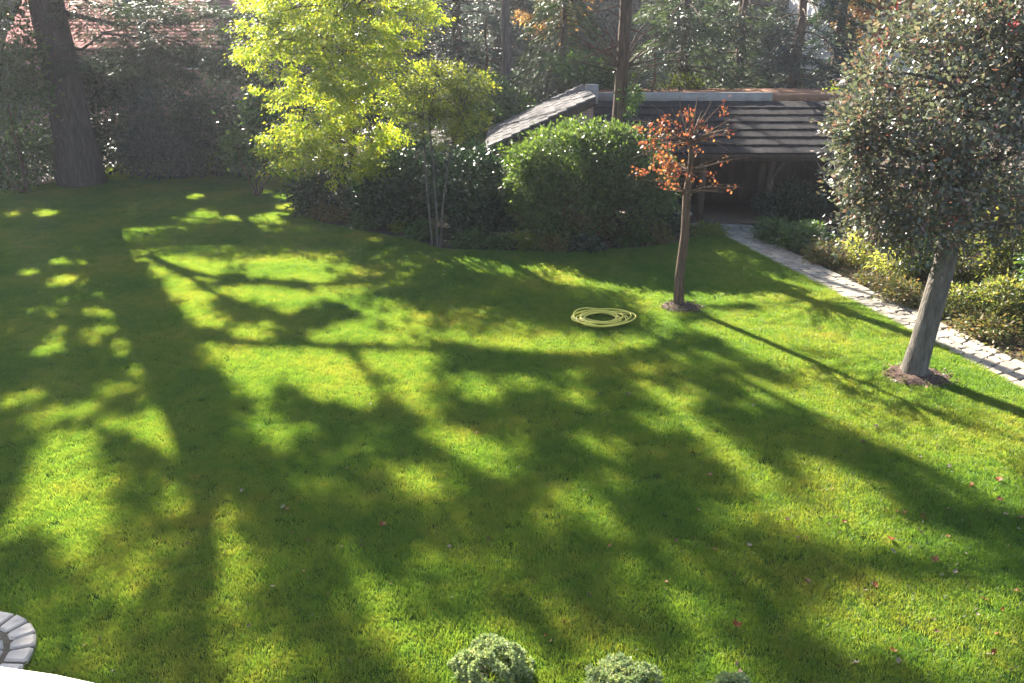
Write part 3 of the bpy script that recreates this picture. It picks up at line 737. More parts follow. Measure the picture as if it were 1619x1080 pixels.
for L, r0, r1 in (([(236,408),(280,428),(330,441),(400,448),(480,455),(560,450),(620,441)], .12, .06), ([(285,430),(330,461),(370,481),(400,492)], .08, .05),
                  ([(318,530),(350,541),(400,548),(480,549),(560,554),(690,556),(770,560)], .13, .06), ([(555,555),(580,590),(615,640),(650,685)], .09, .05),
                  ([(225,480),(190,530),(150,560),(100,600)], .11, .05), ([(320,760),(280,745),(220,712),(170,690)], .08, .05),
                  ([(200,415),(150,430),(90,470),(30,480)], .1, .05)):
    pts = from_shadow(L); g.tube(pts, np.linspace(r0, r1, len(pts)), 8)
rnd = np.random.default_rng(3)
# boughs hanging into view
vis_b = [([(95,70),(130,78),(165,52),(200,45)], .06, 28.6), ([(100,20),(180,38),(280,38),(330,25),(400,32)], .09, 28.3), ([(240,50),(300,70),(350,85)], .04, 28.0), ([(160,52),(230,62),(260,100)], .04, 27.8), ([(105,-20),(150,10),(200,15)], .07, 28.5)]
for L, r0, Y in vis_b:
    pts = ptY(L, Y); g.tube(pts, np.linspace(r0, r0 * .35, len(pts)), 6)
g.obj('trunk', M['bark_cedar'], ced, True)
ells_vis = [pe(150,25,55,30,28.4,.8), pe(235,80,45,28,27.9,.8), pe(270,110,45,22,27.8,.7), pe(350,35,60,28,28.2,.8), pe(380,95,50,35,27.6,.8), pe(320,70,30,18,28.0,.6), pe(75,90,45,40,28.6,.7), pe(180,60,25,18,28.2,.6), pe(300,20,35,18,28.3,.6), pe(235,28,55,24,28.3,.8), pe(330,112,60,24,27.8,.7), pe(425,60,45,40,28.2,.8), pe(200,95,50,24,28.0,.7), pe(270,60,50,22,28.1,.7)]
P1, D1, cl1 = blob_points(rnd, ells_vis, 520, 44, .16, .2, .42)
D1 = norm(D1 * [1, 1, .5] + [0, 0, -.35])

# --- canopies above the picture: leaf sprays placed wherever lawn shade is wanted
CAN = [('ced', [((-14.0,28.2,11.2),(8.2,6.5,5.6))]), ('fir', [((-5.6,28.6,12.6),(6.0,6.2,6.2))]), ('left', [((-22.5,30,10.5),(6,6,5.2))]), ('back', [((-16,37.5,10),(9.5,5,4.6))]), ('pine', [((-.9,30.0,10.2),(3.6,4.4,3.8))])]  # unseen crowns, sized and placed to cover the shaded lawn
def canopy(n, rnd):
    gx = rnd.uniform(-24, 14, n); gy = rnd.uniform(3.5, 30, n)
    z = rnd.uniform(6.3, 18, n)
    P = np.stack([gx, gy, np.zeros(n)], 1) + S * (z / S[2])[:, None]
    own = np.full(n, -1)
    for i, (nm, ee) in enumerate(CAN):
        for c, r in ee:
            q = (((P - np.array(c)) / np.array(r)) ** 2).sum(1) < 1
            own = np.where(q & (own < 0), i, own)
    k = own >= 0; P, own = P[k], own[k]
    return P, own
Pc, own = canopy(130000, rnd)
print('sprays', len(Pc), np.bincount(own))
Pc, own = Pc[:33000], own[:33000]
per = 13
off = rnd.normal(size=(len(Pc), per, 3)) * .15
Pl = (Pc[:, None, :] + off).reshape(-1, 3); ow_ = np.repeat(own, per)
kp = sun_keep(Pl, rnd, per) & (to_px(Pl)[1] < -12)
Pl, ow_ = Pl[kp], ow_[kp]
Dl = norm(rnd.normal(size=Pl.shape) * [1, 1, .6] + [0, 0, -.3])
print('canopy leaves', len(Pl))
V1, F1 = leaves_geo(np.concatenate([P1]), D1, .20, .14, rnd)
m0 = ow_ == 0
V2, F2 = leaves_geo(Pl[m0], Dl[m0], .20, .38, rnd)
mesh_obj('crown', np.concatenate([V1, V2]) - parent_world(ced), np.concatenate([F1, F2 + len(V1)]), M['lf_cedar'], ced)
fb = np.array([-6.3, 30.0, 0])
fir = thing('fir_tree', 'tall dark fir standing hidden behind the yellow tree, crown above the picture', 'tree', tuple(fb))
g = Geo(); tl = np.array([fb + [rnd.normal(0, .05), rnd.normal(0, .05), z] for z in np.linspace(-.05, 18, 12)]); g.tube(tl, np.interp(np.linspace(0, 18, 12), [0, 6, 9, 18], [.32, .2, .09, .03]), 10)
limbs(g, rnd, tl[5:], Pl[ow_ == 1][rnd.choice((ow_ == 1).sum(), 26)], .022, .04)
g.obj('trunk', M['bark_brown'], fir, True)
leaf_obj('crown', Pl[ow_ == 1], Dl[ow_ == 1], .20, .38, M['lf_conifer'], fir, rnd)
lb = np.array([-23.0, 31.5, 0])
lf = thing('oak_tree', 'tall tree at the left beyond the cedar, mostly outside the picture', 'tree', tuple(lb))
g = Geo(); tl = np.array([lb + [0, 0, z] for z in np.linspace(-.05, 12, 10)]); g.tube(tl, np.linspace(.4, .1, 10), 10)
limbs(g, rnd, tl[4:], Pl[ow_ == 2][rnd.choice(max(1, (ow_ == 2).sum()), 18)], .09, .04)
g.obj('trunk', M['bark_grey'], lf, True)
leaf_obj('crown', Pl[ow_ == 2], Dl[ow_ == 2], .20, .42, M['lf_bush'], lf, rnd)

bb_ = np.array([-16.0, 38.5, 0])
bk = thing('beech_tree', 'tall tree behind the hedge at the left, only its trunk shows through', 'tree', tuple(bb_))
g = Geo(); tl = np.array([bb_ + [0, 0, z] for z in np.linspace(-.05, 12, 10)]); g.tube(tl, np.linspace(.36, .1, 10), 10)
limbs(g, rnd, tl[4:], Pl[ow_ == 3][rnd.choice(max(1, (ow_ == 3).sum()), 18)], .08, .04)
g.obj('trunk', M['bark_grey'], bk, True)
leaf_obj('crown', Pl[ow_ == 3], Dl[ow_ == 3], .20, .42, M['lf_bush'], bk, rnd)

pb_ = np.array(atY(800, 300, 30.4)); pb_[2] = 0
pk = thing('pine_tree', 'tall dark pine behind the sunlit wing roof, its crown above the picture', 'tree', tuple(pb_))
g = Geo(); tl = np.array([pb_ + [rnd.normal(0, .04), 0, z] for z in np.linspace(-.05, 13, 10)]); g.tube(tl, np.linspace(.22, .05, 10), 10)
limbs(g, rnd, tl[4:], Pl[ow_ == 4][rnd.choice(max(1, (ow_ == 4).sum()), 22)], .03, .04)
g.obj('trunk', M['bark_cedar'], pk, True)
leaf_obj('crown', Pl[ow_ == 4], Dl[ow_ == 4], .20, .3, M['lf_conifer'], pk, rnd)

# --- conifers
def conifer(name, label, base, h, r, z0, mat, seed, n_b=70, droop=.35, size=.24, aspect=.13, per=90, bark='bark_brown', filt=True, power=.8):
    rnd = np.random.default_rng(seed); base = np.array(base, float)
    t = thing(name, label, 'tree', tuple(base))
    g = Geo(); tl = np.array([base + [rnd.normal(0, .03), rnd.normal(0, .03), z] for z in np.linspace(-.05, h, 10)])
    g.tube(tl, np.linspace(.035 * h ** .8, .03, 10), 10)
    PP = []; DD = []
    for i in range(n_b):
        f = (i + rnd.random()) / n_b; z = z0 + (h - z0) * f ** 1.1
        L = r * (1 - f) ** power * rnd.uniform(.7, 1.15) + .15; a = rnd.random() * 6.283
        u = np.array([math.cos(a), math.sin(a), 0]); s = np.linspace(0, 1, 7)[:, None]
        pts = base + [0, 0, z] + u * L * s + np.array([0, 0, 1.0]) * (.12 * L * s - droop * L * s ** 2 * 1.6)
        g.tube(pts, np.linspace(.012 * L + .012, .006, 7), 5)
        n = int(per * (L / r + .15)); q = rnd.random(n) ** .7
        side = rnd.choice([-1, 1], n) * rnd.random(n) ** .8 * (.28 * L + .08) * (1.15 - q)
        w = np.array([-u[1], u[0], 0])
        P = np.stack([np.interp(q, s[:, 0], pts[:, k]) for k in range(3)], 1) + w * side[:, None] + rnd.normal(0, .05, (n, 3))
        P[:, 2] -= np.abs(side) * .35
        PP.append(P); DD.append(u * .7 + w * np.sign(side)[:, None] * .6 + rnd.normal(0, .3, (n, 3)) + [0, 0, -droop])
    P = np.concatenate(PP); D = np.concatenate(DD)
    k = P[:, 2] > .05
    if filt: k &= sun_keep(P, rnd) | (P[:, 2] < 1)
    g.obj('trunk', M[bark], t, True)
    leaf_obj('crown', P[k], D[k], size, aspect, M[mat], t, rnd)
    return t
def gb(px, Y): a = atY(px, 300, Y); return (a[0], Y, 0)
conifer('spruce_tree', 'broad green conifer with sunlit drooping boughs right behind the pavilion pine', gb(1065, 31.5), 11.5, 3.1, 2.6, 'lf_conifer', 31, 90, per=330)
conifer('spruce_tree', 'dark green conifer with shaggy boughs at the middle of the pavilion roof', gb(1150, 33.5), 12.5, 3.0, 2.0, 'lf_conifer', 32, 95, per=330)
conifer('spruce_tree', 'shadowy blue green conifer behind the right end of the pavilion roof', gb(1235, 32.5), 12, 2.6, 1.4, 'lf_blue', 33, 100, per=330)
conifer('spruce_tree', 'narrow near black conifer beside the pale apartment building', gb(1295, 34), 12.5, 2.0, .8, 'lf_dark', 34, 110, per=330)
conifer('spruce_tree', 'olive drooping conifer left of the bare pine trunk with feathery boughs', gb(885, 32), 8.0, 2.9, 2.4, 'lf_conifer', 35, 80, .55, per=330)
conifer('cypress_tree', 'tall slate blue cypress in deep shade right of the yellow tree', gb(728, 36), 14, 2.4, .3, 'lf_blue', 36, 150, .12, per=330, power=.45)
conifer('cypress_tree', 'dark cypress in shade, second from the yellow tree toward the pine', gb(790, 38), 13, 2.2, .3, 'lf_blue', 37, 140, .15, per=330, power=.5)
conifer('cypress_tree', 'slender brownish cypress standing just above the round bush behind the wing', gb(772, 33), 5.6, .8, .3, 'lf_cedar', 38, 70, .1, .18, per=90, power=.5)
conifer('spruce_tree', 'low blue spruce behind the white roof parapet beside the pine trunk', gb(1022, 29.0), 4.6, 1.5, .6, 'lf_blue', 39, 60, .2, .16, per=110)
conifer('cypress_tree', 'dark cypress behind the yellow tree on its left side', gb(600, 37), 13, 2.6, .3, 'lf_dark', 40, 130, .15, per=330, power=.5)

# --- pine whose bare trunk rises in front of the pavilion
pnb = at(966, 368)
pine = thing('pine_tree', 'pine with tall bare reddish trunk rising in front of the pavilion roof', 'tree', tuple(pnb))
tl = np.concatenate([ptY([(966,369),(969,320),(976,210),(984,110),(990,5)], pnb[1]), np.array([[2.68,pnb[1],7.2],[2.72,pnb[1],9.0],[2.7,pnb[1],10.8]])]); tl[0, 2] = -.05
g = Geo(); g.tube(tl, [.24,.19,.175,.165,.15,.13,.10,.05], 12)
rnd = np.random.default_rng(44)
for L, r in (([(976,74),(955,80),(938,87),(925,92)], .045), ([(990,45),(1010,50),(1030,62)], .03), ([(985,150),(1000,140),(1012,120)], .022), ([(980,110),(1002,95),(1020,90)], .02), ([(988,30),(960,15),(930,20)], .03)):
    pts = ptY(L, pnb[1]); pts[:, 1] += rnd.normal(0, .1); g.tube(pts, np.linspace(r, r * .4, len(pts)), 6)
P, D, cl = blob_points(rnd, [((2.7,pnb[1],9.6),(2.3,2.3,2.0))], 260, 40, .24, .3)
limbs(g, rnd, tl[5:], cl[rnd.choice(len(cl), 18)], .05, .1)
g.obj('trunk', M['bark_brown'], pine, True)
k = sun_keep(P, rnd) & (to_px(P)[1] < -15)
pv = [pe(905,62,58,30,pnb[1]-.3,.9), pe(875,98,40,24,pnb[1]-.4,.8), pe(948,36,40,26,pnb[1]+.2,.8), pe(1035,48,46,28,pnb[1]+.3,.9), pe(1080,82,46,22,pnb[1]+.4,.8), pe(1020,98,30,18,pnb[1]+.1,.6)]
P2, D2, cl2 = blob_points(rnd, pv, 230, 40, .15, .2, .45)
k2 = sun_keep(P2, rnd)
P = np.concatenate([P[k], P2[k2]]); D = np.concatenate([D[k], norm(D2[k2] * [1, 1, .5] + [0, 0, -.5])]); k = np.ones(len(P), bool)
gb_ = Geo(); limbs(gb_, rnd, tl[3:6], cl2[rnd.choice(len(cl2), 26)], .028, .08); gb_.obj('bough', M['bark_brown'], pine, True)
leaf_obj('crown', P[k], D[k], .22, .12, M['lf_conifer'], pine, rnd)
P, D, cl = blob_points(rnd, [pe(990,165,10,25,pnb[1]-.1,.2), pe(1000,150,12,14,pnb[1],.2)], 26, 30, .08)
leaf_obj('ivy', P, norm(D + [0,0,-.6]), .09, .5, M['lf_bush'], pine, rnd)

# --- the yellow locust
yb = at(566, 337)
yel = thing('locust_tree', 'large honey locust in bright yellow green autumn leaf', 'tree', tuple(yb))
rnd = np.random.default_rng(50)
Yy = 23.6
ye = [pe(415,72,46,44,Yy), pe(470,45,62,52,Yy+.6), pe(540,75,80,58,Yy-.3), pe(655,22,40,32,Yy+.4), pe(605,85,60,50,Yy), pe(500,165,78,52,Yy-.5), pe(610,165,75,55,Yy-.4), pe(455,232,46,42,Yy-.6), pe(540,235,74,46,Yy-.8), pe(605,262,38,28,Yy-.8), pe(470,-20,90,50,Yy+1), pe(590,-10,80,50,Yy+.8), pe(440,130,40,35,Yy)]
P, D, cl = blob_points(rnd, ye, 560, 118, .15, .3, .36)
P[:, 2] -= .35 * np.abs(rnd.normal(0, .25, len(P)))
D = norm(D * [1, 1, .4] + [0, 0, -.55])
g = Geo(); tl = np.concatenate([[yb + [0,0,-.05]], ptY([(563,290),(556,230),(552,160),(556,90),(560,20),(558,-60)], yb[1])])
g.tube(tl, [.15,.13,.12,.10,.08,.06,.04], 10)
limbs(g, rnd, tl[2:], cl[rnd.choice(len(cl), 60)], .035, .08)
g.obj('trunk', M['bark_brown'], yel, True)
k = rnd.random(len(P)) < .9
leaf_obj('crown', P[k], D[k], .095, .34, M['lf_yellow'], yel, rnd, 1.0, .6)

# --- slender tree on three stems
sb = at(690, 391)
slim = thing('slender_tree', 'slender young tree on three thin pale stems at the bed edge', 'tree', tuple(sb))
rnd = np.random.default_rng(51)
g = Geo(); tops = []
for L in ([(684,390),(678,330),(672,260),(669,185),(672,130)], [(692,391),(690,330),(685,260),(678,190),(690,120)], [(696,388),(700,330),(708,260),(716,225),(735,180)]):
    pts = ptY(L, sb[1] + rnd.normal(0, .06)); pts[0, 2] = -.03; g.tube(pts, [.032,.028,.025,.02,.012], 7); tops += list(pts[2:])
se = [pe(690,140,48,44,sb[1]), pe(738,195,34,26,sb[1]), pe(705,205,42,22,sb[1]), pe(740,140,30,30,sb[1]), pe(655,175,30,30,sb[1]-.1)]
P, D, cl = blob_points(rnd, se, 150, 52, .13, .3, .6)
limbs(g, rnd, np.array(tops), cl[rnd.choice(len(cl), 95)], .012, .05, 5, 4)
for L in ([(712,120),(728,84)], [(700,115),(710,86)], [(735,120),(755,100)], [(745,130),(768,112)], [(690,110),(694,88)], [(720,120),(742,92)], [(752,140),(775,128)]):
    g.tube(ptY(L, sb[1]), [.008, .003], 4)
g.obj('stem', M['bark_grey'], slim, True)
leaf_obj('crown', P, norm(D + [0,0,-.3]), (.085), .36, M['lf_slim'], slim, rnd)

# --- bed shrubs
shrub('rhododendron', 'large rounded evergreen bush with sunlit top in front of the pavilion', 'bush', [pe(905,257,95,58,21.3,1.2), pe(985,260,72,55,20.9,.9), pe(850,285,55,55,21.2,1.0), pe(900,320,90,58,20.9,1.0), pe(1022,295,45,58,20.9,.8), pe(955,226,50,28,21.1,.7)], 'lf_rhod', 1050, 36, .105, .12, .45, 16, 60)
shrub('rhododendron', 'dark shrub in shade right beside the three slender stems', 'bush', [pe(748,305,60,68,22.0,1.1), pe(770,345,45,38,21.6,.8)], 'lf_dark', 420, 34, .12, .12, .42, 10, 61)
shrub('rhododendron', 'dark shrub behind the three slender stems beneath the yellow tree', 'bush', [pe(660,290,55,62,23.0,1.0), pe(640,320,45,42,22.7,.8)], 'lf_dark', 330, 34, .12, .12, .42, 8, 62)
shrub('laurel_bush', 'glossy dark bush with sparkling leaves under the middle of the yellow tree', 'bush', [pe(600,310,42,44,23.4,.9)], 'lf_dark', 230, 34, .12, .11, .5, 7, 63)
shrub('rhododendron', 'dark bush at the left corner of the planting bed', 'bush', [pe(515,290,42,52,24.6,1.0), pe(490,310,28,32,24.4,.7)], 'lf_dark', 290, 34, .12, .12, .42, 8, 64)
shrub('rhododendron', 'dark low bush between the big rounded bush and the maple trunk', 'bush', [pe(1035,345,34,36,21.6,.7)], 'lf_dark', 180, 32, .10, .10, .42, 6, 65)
for i, (x, y, rx, ry, mt, lab) in enumerate([(635,352,22,13,'lf_lime','bright leafy plant at the bed edge below the yellow tree'),(575,350,22,12,'lf_bush','low green plant at the bed edge under the left of the yellow tree'),
      (668,366,22,12,'lf_bush','small grey green plant left of the three slender stems'),(742,380,26,12,'lf_bush','low leafy plant right of the three slender stems'),(830,384,24,12,'lf_lime','light green tuft at the bed edge below the terracotta screen'),
      (870,388,18,12,'lf_mixed','brownish low plant at the bed edge left of the pine foot'),(1000,374,26,16,'lf_bush','leafy low plant right of the pine foot'),(1040,374,22,14,'lf_mixed','yellowing low plant beside the maple trunk in the bed'),(1120,366,24,8,'lf_lime','thin pale green clump at the start of the stone path'),
      (520,338,26,10,'lf_mixed','reddish ground plant at the left corner of the bed'),(790,384,20,11,'lf_bush','low plant in deep shade near the middle of the bed edge'),(930,388,24,11,'lf_dark','dark low plant at the foot of the big rounded bush')]):
    b = at(x, y + ry)
    shrub('bed_plant', lab, 'plant', [pe(x, y, rx, ry, b[1] + .12, .3)], mt, 34, 26, .11, .07, .35, 0, 70 + i, 'plants edging the bed')
# --- behind the wing and parapet
shrub('round_bush', 'rounded green bush behind the lower end of the sunlit roof', 'bush', [pe(775,158,42,36,29.8,1.0), pe(815,166,30,22,29.6,.8), pe(780,225,60,50,30.0,1.0)], 'lf_bush', 320, 34, .13, .14, .5, 8, 90, filt=True)
shrub('round_bush', 'bright leaved bush peeking over the top of the sunlit roof', 'bush', [pe(925,122,40,27,30.9,1.0), pe(960,130,25,20,30.9,.8), pe(935,200,60,60,31.1,1.0)], 'lf_bush', 330, 34, .14, .14, .5, 8, 91, filt=True)
shrub('round_bush', 'small lime green bush above the white parapet', 'bush', [pe(1078,133,26,12,30.95,.5), pe(1078,200,24,60,31.0,.5)], 'lf_lime', 150, 30, .12, .11, .5, 6, 92, filt=True)
shrub('clipped_hedge', 'sunlit flat topped clipped hedge at the right end of the pavilion roof', 'hedge', [((a0, 28.6, 2.2),(.6,.8,1.35)) for a0 in np.arange(10.9, 14.2, .55)], 'lf_lime', 700, 30, .09, .10, .5, 8, 93, filt=True)
def broad(name, label, base, ells, mat, seed, n_cl, per, size, spread, aspect=.5, r=.12, bark='bark_grey', filt=True, zf=.6, nl=24, cat='tree'):
    rnd = np.random.default_rng(seed); base = np.array(base, float)
    t = thing(name, label, cat, tuple(base))
    P, D, cl = blob_points(rnd, ells, n_cl, per, spread, .3, zf)
    if filt: k = sun_keep(P, rnd); P, D = P[k], D[k]
    top = np.mean([e[0] for e in ells], 0)
    s = np.linspace(0, 1, 8)[:, None]; tl = base * (1 - s) + top * s; tl[1:-1, :2] += rnd.normal(0, .08, (6, 2)); tl[0, 2] = -.05
    g = Geo(); g.tube(tl, np.linspace(r, r * .3, 8), 9); limbs(g, rnd, tl[3:], cl[rnd.choice(len(cl), nl)], r * .35, .05)
    g.obj('trunk', M[bark], t, True)
    leaf_obj('crown', P, norm(D + [0,0,-.25]), size, aspect, M[mat], t, rnd)
    return t
broad('maple_tree', 'distant orange and pink autumn tree above the olive conifer', gb(865, 40), [pe(862,20,44,38,40,1.6), pe(885,-30,60,50,40,1.8)], 'lf_orange', 100, 220, 40, .17, .25)
broad('maple_tree', 'orange yellow autumn tree at the top right above the apartment building', gb(1400, 38), [pe(1385,12,56,42,38,1.6), pe(1430,40,40,30,37.6,1.2), pe(1350,60,30,20,38,1.0), pe(1400,-50,80,60,38,2)], 'lf_orange', 101, 380, 40, .17, .25)
broad('maple_tree', 'small orange leaved tree poking out from behind the left side of the holly', at(1345, 395), [pe(1318,255,48,38,19.2,.9)], 'lf_orange', 102, 150, 34, .09, .14, r=.05, bark='bark_grey')
# --- left background
for i, (x, y, rx, ry, Y, mt, lab) in enumerate([(10,70,42,95,27.5,'lf_bush','bright speckled evergreen tree at the very left edge above the cedar foot'),(40,210,75,75,31.5,'lf_dark','dark laurel mass left of the cedar trunk'),(190,190,70,75,32.0,'lf_dark','dark laurel thicket just right of the cedar trunk'),
      (265,205,60,60,31.2,'lf_blue','dark laurel thicket below the brick house'),(335,205,62,55,31.5,'lf_cedar','dark laurel thicket left of the yellow tree'),(420,190,60,75,31,'lf_dark','dark evergreen thicket behind the left of the yellow tree'),(190,120,60,30,33,'lf_cedar','grey green thicket top between cedar trunk and brick house'),(-70,190,60,90,31,'lf_dark','dark laurel mass at the left picture edge'),(395,185,32,26,27.0,'lf_bush','layered green shrub branches at the left fringe of the yellow tree')]):
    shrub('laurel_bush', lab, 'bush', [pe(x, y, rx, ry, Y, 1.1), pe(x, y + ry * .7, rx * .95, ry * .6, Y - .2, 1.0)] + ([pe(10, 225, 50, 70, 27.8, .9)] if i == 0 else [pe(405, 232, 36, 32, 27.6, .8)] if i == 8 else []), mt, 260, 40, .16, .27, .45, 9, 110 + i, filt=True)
# far wood closing the view
rnd = np.random.default_rng(130)
we = [((x + rnd.normal(0, 1), 62 + rnd.normal(0, 2.5), rnd.uniform(3.5, 6)), (4.2, 3.0, rnd.uniform(5, 8))) for x in np.arange(-52, 60, 4.2)]
P, D, cl = blob_points(rnd, we, 6500, 30, .6, .5)
w_ = stuff(leaf_obj('distant_wood', P, D, .55, .55, M['lf_cedar'], None, rnd))

# --- holly on the right
hb = at(1447, 593)
hol = thing('holly_tree', 'glossy leaved holly with red berries and thick grey trunk beside the stone path', 'tree', tuple(hb))
rnd = np.random.default_rng(140)
YH = hb[1]
he = [pe(1440,250,98,112,YH,1.5), pe(1500,140,135,125,YH,1.8), pe(1590,225,110,140,YH+.2,1.7), pe(1560,20,115,110,YH+.2,1.6), pe(1415,330,78,50,YH-.1,1.1), pe(1475,352,75,48,YH-.1,1.1), pe(1640,60,100,130,YH+.3,1.6), pe(1580,330,70,60,YH+.2,1.2), pe(1600,-110,90,90,YH+.3,1.4), pe(1362,190,36,40,YH,.6), pe(1352,285,34,34,YH-.2,.6), pe(1372,120,36,34,YH+.2,.6), pe(1425,45,45,40,YH+.3,.7), pe(1345,372,34,22,YH-.1,.5), pe(1440,395,30,18,YH,.5)]
for _k in range(16):
    _a = rnd.uniform(2.9, 4.5); he.append(pe(1510 + 155 * math.cos(_a) + rnd.normal(0, 8), 205 - 205 * math.sin(_a) + rnd.normal(0, 8), rnd.uniform(18, 34), rnd.uniform(14, 30), YH + rnd.normal(0, .3), .4))
P, D, cl = blob_points(rnd, he, 1560, 32, .125, .42, .9)
k = rnd.random(len(P)) < .97; P, D = P[k], D[k]
g = Geo(); tl = np.concatenate([ptY([(1447,597),(1446,580),(1457,545),(1475,485),(1494,425),(1510,365),(1520,280),(1545,150),(1560,20)], YH)]); tl[0, 2] = -.04
tl[2:, 1] += np.linspace(0, .15, 7)
g.tube(tl, [.29,.20,.178,.172,.165,.15,.12,.08,.05], 16)
limbs(g, rnd, tl[4:], cl[rnd.choice(len(cl), 60)], .045, .05)
g.obj('trunk', M['bark_grey'], hol, True)
leaf_obj('crown', P, D, .082, .56, M['lf_holly'], hol, rnd, 1.0, .9)
bc = cl[rnd.choice(len(cl), 75)]
bc = bc[bc[:, 1] < YH + .6]
Pb = (bc[:, None, :] + rnd.normal(0, .045, (len(bc), 14, 3)) + np.array([0, -.12, 0])).reshape(-1, 3)
leaf_obj('berries', Pb, rnd.normal(size=Pb.shape), .035, .95, M['berry'], hol, rnd)

# --- young red maple
mb = at(1073, 484)
mp_ = thing('maple_tree', 'young maple with slim straight trunk and sparse red orange leaves on the lawn', 'tree', tuple(mb))
rnd = np.random.default_rng(150)
YM = mb[1]
tl = ptY([(1073,485),(1074,440),(1083,370),(1086,305),(1091,270),(1093,225),(1089,165)], YM); tl[0, 2] = -.04
g = Geo(); g.tube(tl, [.115,.095,.085,.078,.055,.035,.012], 12)
ml = [(1036,205,22,13,40),(1062,212,24,11,38),(1122,193,24,18,30),(1045,252,28,17,60),(1022,276,20,8,30),(1086,236,26,14,30),(1076,290,13,10,26),(1098,262,22,10,18),(1143,203,12,8,8),(1160,296,22,5,8),(1098,180,14,11,16),(1060,265,20,12,36),(1128,255,24,14,10),(1024,222,14,10,16),(1108,225,20,14,14)]
PP = []; tg = []
for x, y, rx, ry, n in ml:
    c, r = pe(x, y, rx, ry, YM + rnd.normal(0, .25), .3)
    nn = int(n * 2.3); sub = c + rnd.normal(size=(max(2, n // 7), 3)) * np.array(r) * .75
    PP.append(sub[rnd.integers(len(sub), size=nn)] + rnd.normal(size=(nn, 3)) * .06); tg += [c + rnd.normal(size=3) * np.array(r) * .6 for _ in range(3)]
tg += [atY(x, y, YM + rnd.normal(0, .4)) for x, y in ((1000,250),(1140,165),(1175,230),(1180,290),(1010,190),(1150,255),(1060,165),(1125,160),(1040,180),(1165,205),(1145,305),(1110,175),(1130,285),(1155,240),(1015,240),(1030,165),(1075,150),(1105,150),(1185,250),(1170,180),(1050,300),(1010,285))]
P = np.concatenate(PP)
limbs(g, rnd, tl[3:6], np.array(tg), .016, .04, 6, 5)
g.obj('trunk', M['bark_brown'], mp_, True)
leaf_obj('crown', P, norm(rnd.normal(size=P.shape) + [0, 0, -.5]), .066, .75, M['lf_maple'], mp_, rnd)

# --- right bed
for i, (x, y, rx, ry, mt, nc_, sz, lab) in enumerate([(1250,322,52,30,'lf_dark',260,.10,'dark clipped shrub under the right part of the pavilion eave'),(1225,366,24,18,'lf_bush',80,.10,'shaded low plant at the bed start beside the stone path'),(1268,376,34,22,'lf_bush',110,.10,'shaded leafy plant below the dark clipped shrub'),
     (1305,402,26,16,'lf_mixed',70,.09,'brownish low plant in shade by the path left of the bright fern'),(1370,392,36,26,'lf_fern',120,.12,'pale yellow fern mound glowing in the sun under the holly'),(1415,415,34,22,'lf_fern',90,.11,'yellow green fern clump right of the bright fern mound'),
     (1475,400,42,40,'lf_bush',150,.10,'leafy shrub behind the holly trunk on its left'),(1545,400,50,56,'lf_sage',190,.09,'yellow green shrub right of the holly trunk'),(1605,400,46,76,'lf_sage',230,.10,'tall leafy shrub at the right picture edge'),(1590,478,50,34,'lf_sage',130,.09,'spreading low shrub at the right edge above the path'),
     (1515,480,32,24,'lf_sage',80,.09,'green plant just right of the holly trunk by the path'),(1425,465,26,18,'lf_mixed',70,.08,'autumn toned ground plant left of the holly trunk by the path'),(1385,445,22,10,'lf_mixed',44,.08,'brown ground plant at the path edge below the ferns'),(1560,520,40,16,'lf_mixed',70,.08,'reddish ground plant at the path edge near the right side'),
     (1680,420,50,100,'lf_bush',200,.10,'leafy shrub just beyond the right picture edge')]):
    b = at(x, min(y + ry, y + ry))
    shrub('bed_shrub', lab, 'plant', [pe(x, y, rx, ry, b[1] + .25, .5)], mt, nc_, 28, sz, .09, .4 if 'fern' not in mt else .2, 4, 160 + i, 'plants of the right hand bed', droop=.3)
for i, (x, y, r_, h_, mt) in enumerate([(11.2,12.6,1.1,1.5,'lf_sage'),(13.2,14.8,1.4,2.0,'lf_bush'),(12.4,17.6,1.3,2.2,'lf_dark'),(11.4,9.4,1.0,1.2,'lf_mixed'),(13.6,10.6,1.4,1.8,'lf_dark'),(14.6,20.5,1.8,2.6,'lf_dark'),(12.0,21.5,1.2,2.0,'lf_bush'),(16.2,16.5,1.8,2.8,'lf_dark')]):
    shrub('bed_shrub', 'bushy shrub of the bed beyond the right edge of the picture', 'plant', [((x, y, h_ * .5), (r_, r_ * .9, h_ * .52))], mt, int(150 * r_ * r_), 28, .11, .12, .42, 5, 400 + i, 'shrubs beyond the right picture edge')
def litter(name, poly_px, n, mat, seed, size):
    rnd = np.random.default_rng(seed)
    a, b, c_, d = [at(*q) for q in poly_px]
    u, v = rnd.random((n, 1)), rnd.random((n, 1))
    P = (a * (1 - u) + b * u) * (1 - v) + (d * (1 - u) + c_ * u) * v + np.c_[np.zeros((n, 2)), rnd.uniform(-.04, .035, n)]
    D = rnd.normal(size=(n, 3)) * [1, 1, .3]
    return stuff(leaf_obj(name, P, D, size, .6, M[mat], None, rnd, .35, 1.0))
litter('leaf_litter', [(1330,432),(1440,395),(1720,470),(1640,590)], 5200, 'lf_mixed', 180, .085)
litter('leaf_litter', [(1560,560),(1640,330),(2300,420),(2300,800)], 5200, 'lf_mixed', 184, .09)
litter('leaf_litter', [(1200,368),(1260,345),(1400,400),(1330,440)], 900, 'lf_mixed', 181, .08)
litter('leaf_litter', [(480,345),(490,310),(1080,352),(1060,384)], 3800, 'lf_mixed', 182, .085)
litter('leaf_litter', [(-40,300),(-40,262),(450,240),(440,262)], 2600, 'lf_mixed', 183, .10)
rnd = np.random.default_rng(185); n_ = 420
px_ = rnd.uniform(120, 1610, n_); py_ = rnd.uniform(440, 1075, n_)
